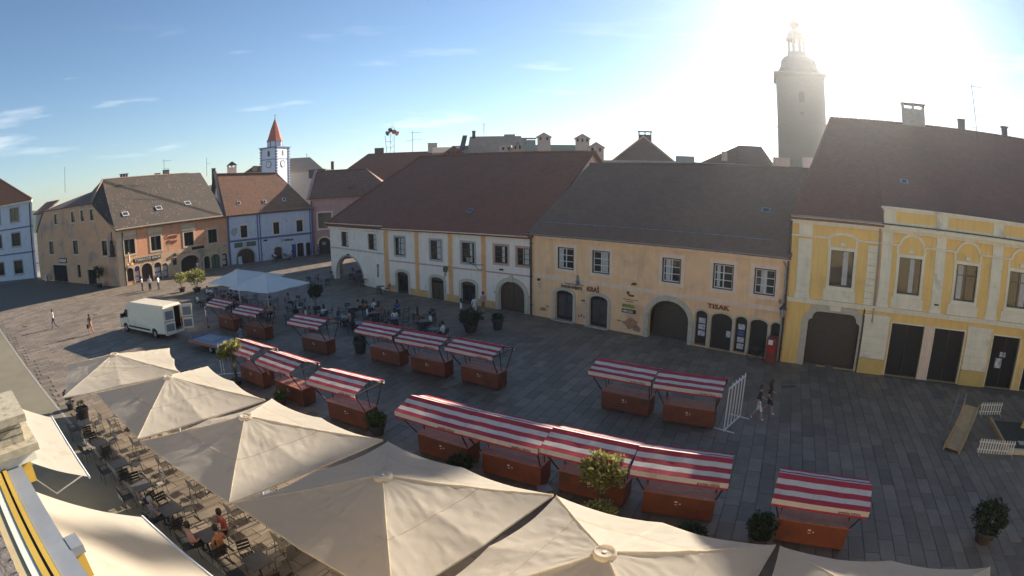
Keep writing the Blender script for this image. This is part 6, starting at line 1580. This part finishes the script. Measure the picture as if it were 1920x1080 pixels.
for i, p in enumerate(second):
    rz = R(-28) + rr.uniform(-.1, .1)
    put(tb_s, p, rz, f'dark square table hidden under the cream parasols, {ORD[i]} of the back row', 'square tables under the cream parasols')
    for (u, v, a, nm) in ((0, -.7, 0, 'near'), (.1, .7, math.pi, 'far'), (.72, .05, math.pi / 2, 'east'), (-.72, 0, -math.pi / 2, 'west')):
        put(chw_s, local(p, rz, u, v), rz + a, f'slatted chair on the {nm} side of the {ORD[i]} back row table', GN)
# guests in the foreground
def sit(label, p, rz, top, bottom, hair='hair_dark', long=False, group=None, sc_=1.0): return person(label, p, rz, 'sit', top, bottom, hair=hair, long=long, z=-.04, group=group, sc_=sc_, shin=None)
GG = 'guests sitting under the cream parasols'
def seat_at(i, u, v): return local(near[i], R(-28), u, v)
sit('seated guest in pale grey, back to the street, near the cream jacket', seat_at(4, -.25, -.62), R(-28), 'c_grey', 'c_navy', 'hair_grey', group=GG)
sit('seated guest in a pink red top with a dark strap', seat_at(5, -.25, -.62), R(-28), 'c_pink', 'c_black', group=GG)
sit('seated guest in orange with bare arms beneath the parasol corner', seat_at(5, .58, .0), R(62), 'c_orange', 'c_brown', group=GG)
sit('seated guest in red facing the street under the middle parasol', seat_at(5, -.1, .64), R(152), 'c_red', 'c_black', group=GG)
jk = thing('jacket', 'cream jacket hung over the back of a cafe chair', 'jacket', (*seat_at(3, -.2, -.95), 0), R(-28))
q = B(); n = 6
for k in range(n):
    for s_, y in ((1, -.05), (-1, .07)):
        x0, x1 = -.24 + .48 * k / n, -.24 + .48 * (k + 1) / n; q.face([(x0, y + .02 * math.sin(k * 2), .45 + .02 * math.sin(k * 3)), (x1, y + .02 * math.sin(k * 2 + 2), .45 + .02 * math.sin(k * 3 + 3)), (x1, .01, .92), (x0, .01, .92)])
q.obj('cloth', M['cushion'], jk)
# far cafe on the open square
GF = 'dark chairs of the open air cafe on the shaded square'; GT = 'tables of the open air cafe on the shaded square'; GS = 'guests sitting at the open air cafe'
far = [(-15.2, 40.4), (-13.0, 41.6), (-10.4, 39.8), (-12.6, 38.4), (-8.5, 38.0), (-10.9, 36.6), (-6.4, 37.2), (-8.2, 35.2), (-5.2, 35.1), (-14.6, 37.2), (-11.6, 42.4), (-9.0, 41.0), (-6.6, 39.6), (-16.6, 38.8)]
tops = ['c_white', 'c_grey', 'c_orange', 'c_white', 'c_blue', 'c_pink', 'c_white', 'c_black', 'c_khaki', 'c_white', 'c_brown', 'c_green', 'c_white']
ti = 0
where = ['nearest the slender shrub', 'farthest from the camera', 'in the middle at the back', 'in the middle', 'right of the middle at the back', 'in the middle at the front', 'nearest the wide dark tub', 'front right', 'closest to the right stalls', 'closest to the free standing stall', 'facing the second shop door', 'facing the third shop door', 'beside the two women', 'at the near corner by the parasols']
for i, p in enumerate(far):
    rz = rr.uniform(-.8, .8)
    put(tr_s if i % 3 == 1 else tb_s, p, rz, f'cafe table {where[i]} of the open air cafe', GT)
    for k in range(4 if i % 3 else 3):
        a = rz + k * math.pi / 2 + rr.uniform(-.2, .2); q_ = (p[0] + .75 * math.sin(a), p[1] - .75 * math.cos(a))
        put(ch_s, q_, a, f'dark chair {("before", "east of", "behind", "west of")[k]} the cafe table {where[i]}', GF)
        if (i * 3 + k * 5) % 7 < 3:
            q2 = (p[0] + .70 * math.sin(a), p[1] - .70 * math.cos(a)); tcol = tops[ti % len(tops)]; ti += 1
            sit(f'guest in {tcol[2:]} seated {("before", "east of", "behind", "west of")[k]} the cafe table {where[i]}', q2, a, tcol, 'c_navy', long=(k % 2 == 0), group=GS)
# cafe under the far parasols and by the arcade
far2 = [(-30.5, 48.5), (-28.4, 47.3), (-26.3, 46.5), (-24.2, 45.3), (-22.0, 44.6), (-27.0, 44.6), (-24.9, 42.6), (-22.6, 41.6), (-19.8, 39.8), (-19.2, 44.6), (-17.6, 41.4), (-29.6, 45.0)]
for i, p in enumerate(far2):
    rz = rr.uniform(-.5, .5); put(tb_s, p, rz, f'dark table, {ORD[i]} of the cafe round the blue grey parasol', 'tables round the blue grey parasol')
    for k in range(4):
        if (i + k) % 5 == 4: continue
        a = rz + k * math.pi / 2; q_ = (p[0] + .72 * math.sin(a), p[1] - .72 * math.cos(a)); put(ch_s, q_, a, f'dark chair {("before", "east of", "behind", "west of")[k]} the {ORD[i]} table round the blue grey parasol', 'chairs round the blue grey parasol')
        if (i * 5 + k * 3) % 9 < 2: sit(f'guest seated {("before", "east of", "behind", "west of")[k]} {ORD[i]} table round the blue grey parasol', (p[0] + .68 * math.sin(a), p[1] - .68 * math.cos(a)), a, tops[(i * 2 + k) % 13], 'c_black', group='guests round the blue grey parasol')
far3 = [(-22.4, 57.0), (-19.9, 55.4), (-18.0, 58.4), (-15.5, 54.6), (-20.6, 60.5), (-17.6, 61.0), (-12.6, 50.5)]
for i, p in enumerate(far3):
    rz = rr.uniform(-.5, .5); put(tb_s, p, rz, f'dark table, {ORD[i]} of those by the arcade arch', 'tables by the arcade')
    for k in range(2 + i % 2):
        a = rz + k * 2.1; q_ = (p[0] + .75 * math.sin(a), p[1] - .75 * math.cos(a)); put(ch_s, q_, a, f'dark chair {("before", "east of", "behind")[k]} the {ORD[i]} table by the arcade arch', 'chairs by the arcade')
# second cafe by the mlinar shop
for i, p in enumerate(((-35.2, 75.8), (-33.6, 76.8))):
    put(tb_s, p, .3, f'dark table {("left", "right")[i]} one before the small door of the blue house', 'tables before the blue house')
    for k in range(3):
        a = k * 2.1; put(ch_s, (p[0] + .75 * math.sin(a), p[1] - .75 * math.cos(a)), a, f'dark chair {("before", "east of", "behind")[k]} the {("left", "right")[i]} table before the blue house', 'chairs before the blue house')
sit('guest seated at the left table before the blue house', (-35.2, 75.1), .0, 'c_white', 'c_navy'); sit('guest seated at the right table before the blue house', (-33.0, 77.0), 2.1, 'c_grey', 'c_navy')
# folded chair left on the paving by the long row
fc = thing('folded_chair', 'dark folding chair standing open beside the third stall of the long row', 'chair', (1.05, 15.7, 0), R(20))
q = B(); q.path([(-.2, -.2, .0), (-.2, .2, .45)], .015, 5); q.path([(-.2, .2, .0), (-.2, -.2, .45), (-.2, -.28, .8)], .015, 5); q.path([(.2, -.2, .0), (.2, .2, .45)], .015, 5); q.path([(.2, .2, .0), (.2, -.2, .45), (.2, -.28, .8)], .015, 5); q.obj('frame', M['metal_grey'], fc)
q = B(); q.box(-.2, .2, -.2, .22, .44, .46); q.obj('seat', M['metal_grey'], fc)

# ---------------------------------------------------------------- lamps, machine, bicycles, playground
M['red_machine'] = mat('machine_red', (.20, .03, .022), var=.2, rough=.4); M['lamp_red'] = M['lamp_red']
add('lamp_glass', (.35, .33, .28), var=.1, rough=.2)
def wall_lamp(label, host_A, host_rz, u, z, out=.9, side=0):
    p = l2w(host_A, host_rz, (u, 0, 0)); t_ = thing('wall_lantern', label, 'street lamp', (p.x, p.y, 0), host_rz)
    q = B(); q.path([(0, -.02, z), (-side * .3, -out * .6, z + .05), (-side * .5, -out, z + .25)], .03, 6); q.path([(0, -.02, z - .45), (-side * .2, -out * .4, z - .3), (-side * .3, -out * .6, z + .02)], .02, 5)
    q.box(-.04, .04, -.05, 0, z - .55, z + .15); q.obj('bracket', M['metal_dark'], t_)
    x, y = -side * .5, -out
    q = B(); q.lathe([(.10, z + .25), (.22, z + .72), (.24, z + .74)], (x, y, 0), 6); q.obj('lantern_glass', M['lamp_glass'], t_)
    q = B(); q.lathe([(.27, z + .74), (.10, z + .92), (.05, z + .95), (.05, z + 1.05), (.01, z + 1.12)], (x, y, 0), 6)
    for k in range(6):
        a = k * math.pi / 3; q.cyl((x + .10 * math.cos(a), y + .10 * math.sin(a), z + .25), (x + .225 * math.cos(a), y + .225 * math.sin(a), z + .73), .012, .012, 4)
    q.obj('lantern_cap', M['metal_dark'], t_)
    return t_
wall_lamp('iron wall lantern between the third and fourth orange pilasters', A_O, RZ_O, 12.3, 3.55, 1.1, 1.4)
wall_lamp('iron wall lantern at the corner of beige and yellow houses', A_B, RZ_B, 19.72, 2.6, .35, 0)
sg_ = thing('hanging_sign', 'small round hanging sign on the third orange pilaster', 'sign', l2w(A_O, RZ_O, (8.55, 0, 0)), RZ_O)
q = B(); q.path([(0, -.06, 3.1), (0, -.9, 3.15)], .02, 5); q.path([(0, -.06, 2.6), (0, -.6, 3.1)], .015, 5); q.obj('bracket', M['metal_dark'], sg_)
q = B(); q.cyl((-.03, -.65, 2.95), (.03, -.65, 2.95), .30, .30, 16); q.obj('disc', M['poster_green'], sg_); q = B(); q.prism([(-.2, 0), (.2, 0), (-.15, -.5)], -.02, .02, 0, Matrix.Translation((0, -.65, 2.62)) @ Matrix.Rotation(math.pi / 2, 4, 'Z')); q.obj('pennant', M['stone'], sg_)
vp = l2w(A_B, RZ_B, (19.3, -.55, 0))
vm = thing('vending_machine', 'red vending machine in front of the last shop window by the yellow house', 'vending machine', (vp.x, vp.y, 0), RZ_B)
q = B(); q.box(-.29, .29, -.35, .35, .06, 1.6); q.obj('cabinet', M['red_machine'], vm); q = B(); q.box(-.24, .24, -.365, -.351, .7, 1.45); q.obj('front_panel', M['lamp_red'], vm); q = B(); q.box(-.18, .12, -.385, -.367, 1.2, 1.5); q.obj('label_panel', M['letter_white'], vm)
def bicycle(label, loc, rz, m_='metal_dark', lean=.12):
    t_ = thing('bicycle', label, 'bicycle', (loc[0], loc[1], .0), rz); t_.rotation_euler = (lean, 0, rz)
    for x in (-.52, .52):
        q = B(); pts = [(x + .33 * math.cos(k * math.pi / 10), 0, .34 + .33 * math.sin(k * math.pi / 10)) for k in range(21)]; q.path(pts, .018, 5)
        w_ = q.obj('wheel', M['tyre'], t_); q = B()
        for k in range(8): q.cyl((x, 0, .34), (x + .32 * math.cos(k * .785), 0, .34 + .32 * math.sin(k * .785)), .003, .003, 3)
        q.obj('spokes', M['metal_grey'], w_)
    q = B()
    for a, c in (((-.52, 0, .34), (-.05, 0, .30)), ((-.52, 0, .34), (-.2, 0, .78)), ((-.05, 0, .30), (-.22, 0, .85)), ((-.05, 0, .30), (.38, 0, .76)), ((-.2, 0, .76), (.36, 0, .82)), ((.36, 0, .90), (.52, 0, .34))): q.cyl(a, c, .016, .016, 6)
    q.obj('frame', M[m_], t_)
    q = B(); q.box(-.34, -.1, -.06, .06, .86, .91); q.obj('saddle', M['black'], t_)
    q = B(); q.path([(.30, -.25, .98), (.36, 0, .96), (.30, .25, .98)], .014, 5); q.obj('handlebar', M['metal_dark'], t_)
bp_ = l2w(A_B, RZ_B, (18.6, -.7, 0)); bicycle('dark bicycle leaning by the newsagent windows', (bp_.x, bp_.y), RZ_B + .15)
bicycle('dark bicycle parked under the small white awning', (-15.4, 9.6), R(-62)); bicycle('bicycle leaning against the side wall of the peach house', (-53.2, 55.4), R(-20))
bp2 = (-30.4, 80.4); bicycle('bicycle before the blue shop panel of the blue house', (-30.9, 79.9), R(35))
cb_ = thing('cargo_cart', 'dark round topped table with plates below the yellow bracket', 'table', (-16.0, 9.2, 0), 0)
q = B(); q.lathe([(.4, .70), (.4, .73)], n=18); q.obj('table_top', M['table_top'], cb_); q = B(); q.cyl((0, 0, .02), (0, 0, .7), .03, .03, 8); q.obj('pedestal', M['chair_dark'], cb_)
q = B(); q.lathe([(.3, .732), (.32, .76)], n=18); q.obj('tray', M['metal_grey'], cb_)
# playground corner at the right edge
add('picket_paint', (.62, .59, .50), var=.12, scale=4); add('ply', (.45, .29, .13), var=.15, scale=3, rough=.55); add('mat_dark', (.045, .042, .034), var=.2); add('board_yellow', (.48, .38, .10), var=.12, scale=2)
def picket(label, p0, p1, n, h=.78, group='white picket fence panels of the play corner'):
    p0 = Vector(p0); p1 = Vector(p1); d = p1 - p0; L_ = d.length
    t_ = thing('picket_fence', label, 'fence', (p0.x, p0.y, 0), math.atan2(d.y, d.x), group)
    for k in range(n):
        x = L_ * (k + .5) / n; q = B(); q.prism([(x - .038, .08), (x + .038, .08), (x + .038, h - .04), (x, h), (x - .038, h - .04)], -.012, .012); q.obj('picket', M['picket_paint'], t_)
    for z in (.22, .58):
        q = B(); q.box(-.02, L_ + .02, .0125, .035, z, z + .06); q.obj('rail', M['picket_paint'], t_)
    for x in (.08, L_ - .08):
        q = B(); q.path([(x, -.28, .014), (x, .02, .2), (x, .3, .014)], .012, 5); q.obj('foot', M['metal_white'], t_)
    return t_
picket('white picket fence panel nearest the lower right, slightly tilted', (20.15, 14.2), (21.95, 13.05), 14)
picket('white picket fence panel behind the wooden slide', (23.9, 17.5), (25.4, 16.9), 9)
sl = thing('wooden_slide', 'low wooden childrens slide with a metal ladder at the play corner', 'slide', (19.1, 14.6, 0), math.atan2(17.0 - 14.6, 23.3 - 19.1))
for (x0, z0, x1, z1, m_) in ((0.1, .15, 2.0, .55, 'ply'), (2.0, .55, 3.7, 1.25, 'ply')):
    q = B(); q.slab([(x0 * .84, 0, z0), (x1 * .84, 0, z1), (x1 * .84, .78, z1), (x0 * .84, .78, z0)], .05); q.obj('slide_board', M[m_], sl)
for y in (-.05, .785):
    q = B(); q.prism([(0, .012), (1.0, .012), (3.15, 1.0), (3.15, 1.4), (1.7, .68), (0, .30)], y, y + .05); q.obj('side_board', M['ply'], sl)
q = B(); q.path([(2.4, .9, .012), (3.2, .85, 1.7), (3.5, .85, .012)], .025, 6); q.path([(2.4, 1.35, .012), (3.2, 1.3, 1.7), (3.5, 1.3, .012)], .025, 6)
for k in range(4): q.cyl((2.6 + k * .16, .88, .4 + k * .36), (2.6 + k * .16, 1.33, .4 + k * .36), .015, .015, 5)
q.obj('ladder', M['metal_grey'], sl)
sb = thing('sand_pit', 'dark flat play mat edged with pale timber beside the slide', 'play mat', (22.0, 13.4, 0), R(-33))
q = B(); q.box(0, 6.0, .1, 3.8, .012, .10); q.obj('mat', M['mat_dark'], sb)
for (x0, x1, y0, y1) in ((-.15, 6, -.08, .095), (-.16, -.005, .1, 3.8)):
    q = B(); q.box(x0, x1, y0, y1, .012, .26); q.obj('edge_beam', M['ply'] if y0 > 0 else M['stone'], sb)
q = B(); q.box(1.0, 1.9, .9, 1.3, .10, .13); q.obj('loose_board', M['stone'], sb)
yb = thing('painted_board', 'curved yellow painted board with a purple swirl at the right edge', 'play board', (25.2, 15.0, 0), R(-40))
pts = [(0, .1), (.15, .95), (.6, 1.25), (1.2, 1.35), (2.2, 1.3), (3.2, 1.0), (3.4, .1)]
q = B(); q.prism(pts, 0, .06); q.obj('board', M['board_yellow'], yb)
for (r_, m_) in ((.42, 'letter_dark'), (.34, 'plaster_lilac'), (.24, 'purple'), (.12, 'plaster_lilac')):
    q = B(); q.cyl((1.25, -.012 - (.45 - r_) * .03, .62), (1.25, -.001, .62), r_, r_, 18); q.obj('swirl', M[m_], yb)
q = B(); q.prism([(.15, .1), (1.0, .1), (1.3, .28), (.3, .32)], -.012, -.001); q.obj('painted_strip', M['plaster_lilac'], yb)
# A-board by the blue gate and panels at the peach house
for (lab, p, rz) in (('white A-board beside the arched gate of the blue house', (-40.3, 73.1), R(40)), ('small white notice stand by the left side wall of the peach house', (-75.5, 62.0), R(-16))):
    t_ = thing('sidewalk_board', lab, 'sign', (*p, 0), rz)
    q = B(); q.slab([(-.3, -.25, .02), (.3, -.25, .02), (.3, 0, 1.15), (-.3, 0, 1.15)], .03); q.obj('front_panel', M['poster'], t_); q = B(); q.slab([(-.3, .3, .02), (.3, .3, .02), (.3, .04, 1.15), (-.3, .04, 1.15)], .03); q.obj('rear_panel', M['metal_grey'], t_)
# ---------------------------------------------------------------- air volume added round the whole place for the glare about the sun
hz = B(); hz.box(-1300, 1300, -1300, 1300, -1.1, 56)
glare_haze = stuff(hz.obj('glare_haze', []))
hm = bpy.data.materials.new('glare_haze'); hm.use_nodes = True; hn = hm.node_tree; hn.nodes.clear()
ho = hn.nodes.new('ShaderNodeOutputMaterial'); pv = hn.nodes.new('ShaderNodeVolumePrincipled')
pv.inputs['Color'].default_value = (.90, .92, .94, 1); pv.inputs['Density'].default_value = 0.00034; pv.inputs['Anisotropy'].default_value = 0.78
hn.links.new(pv.outputs[0], ho.inputs['Volume']); glare_haze.data.materials.append(hm)
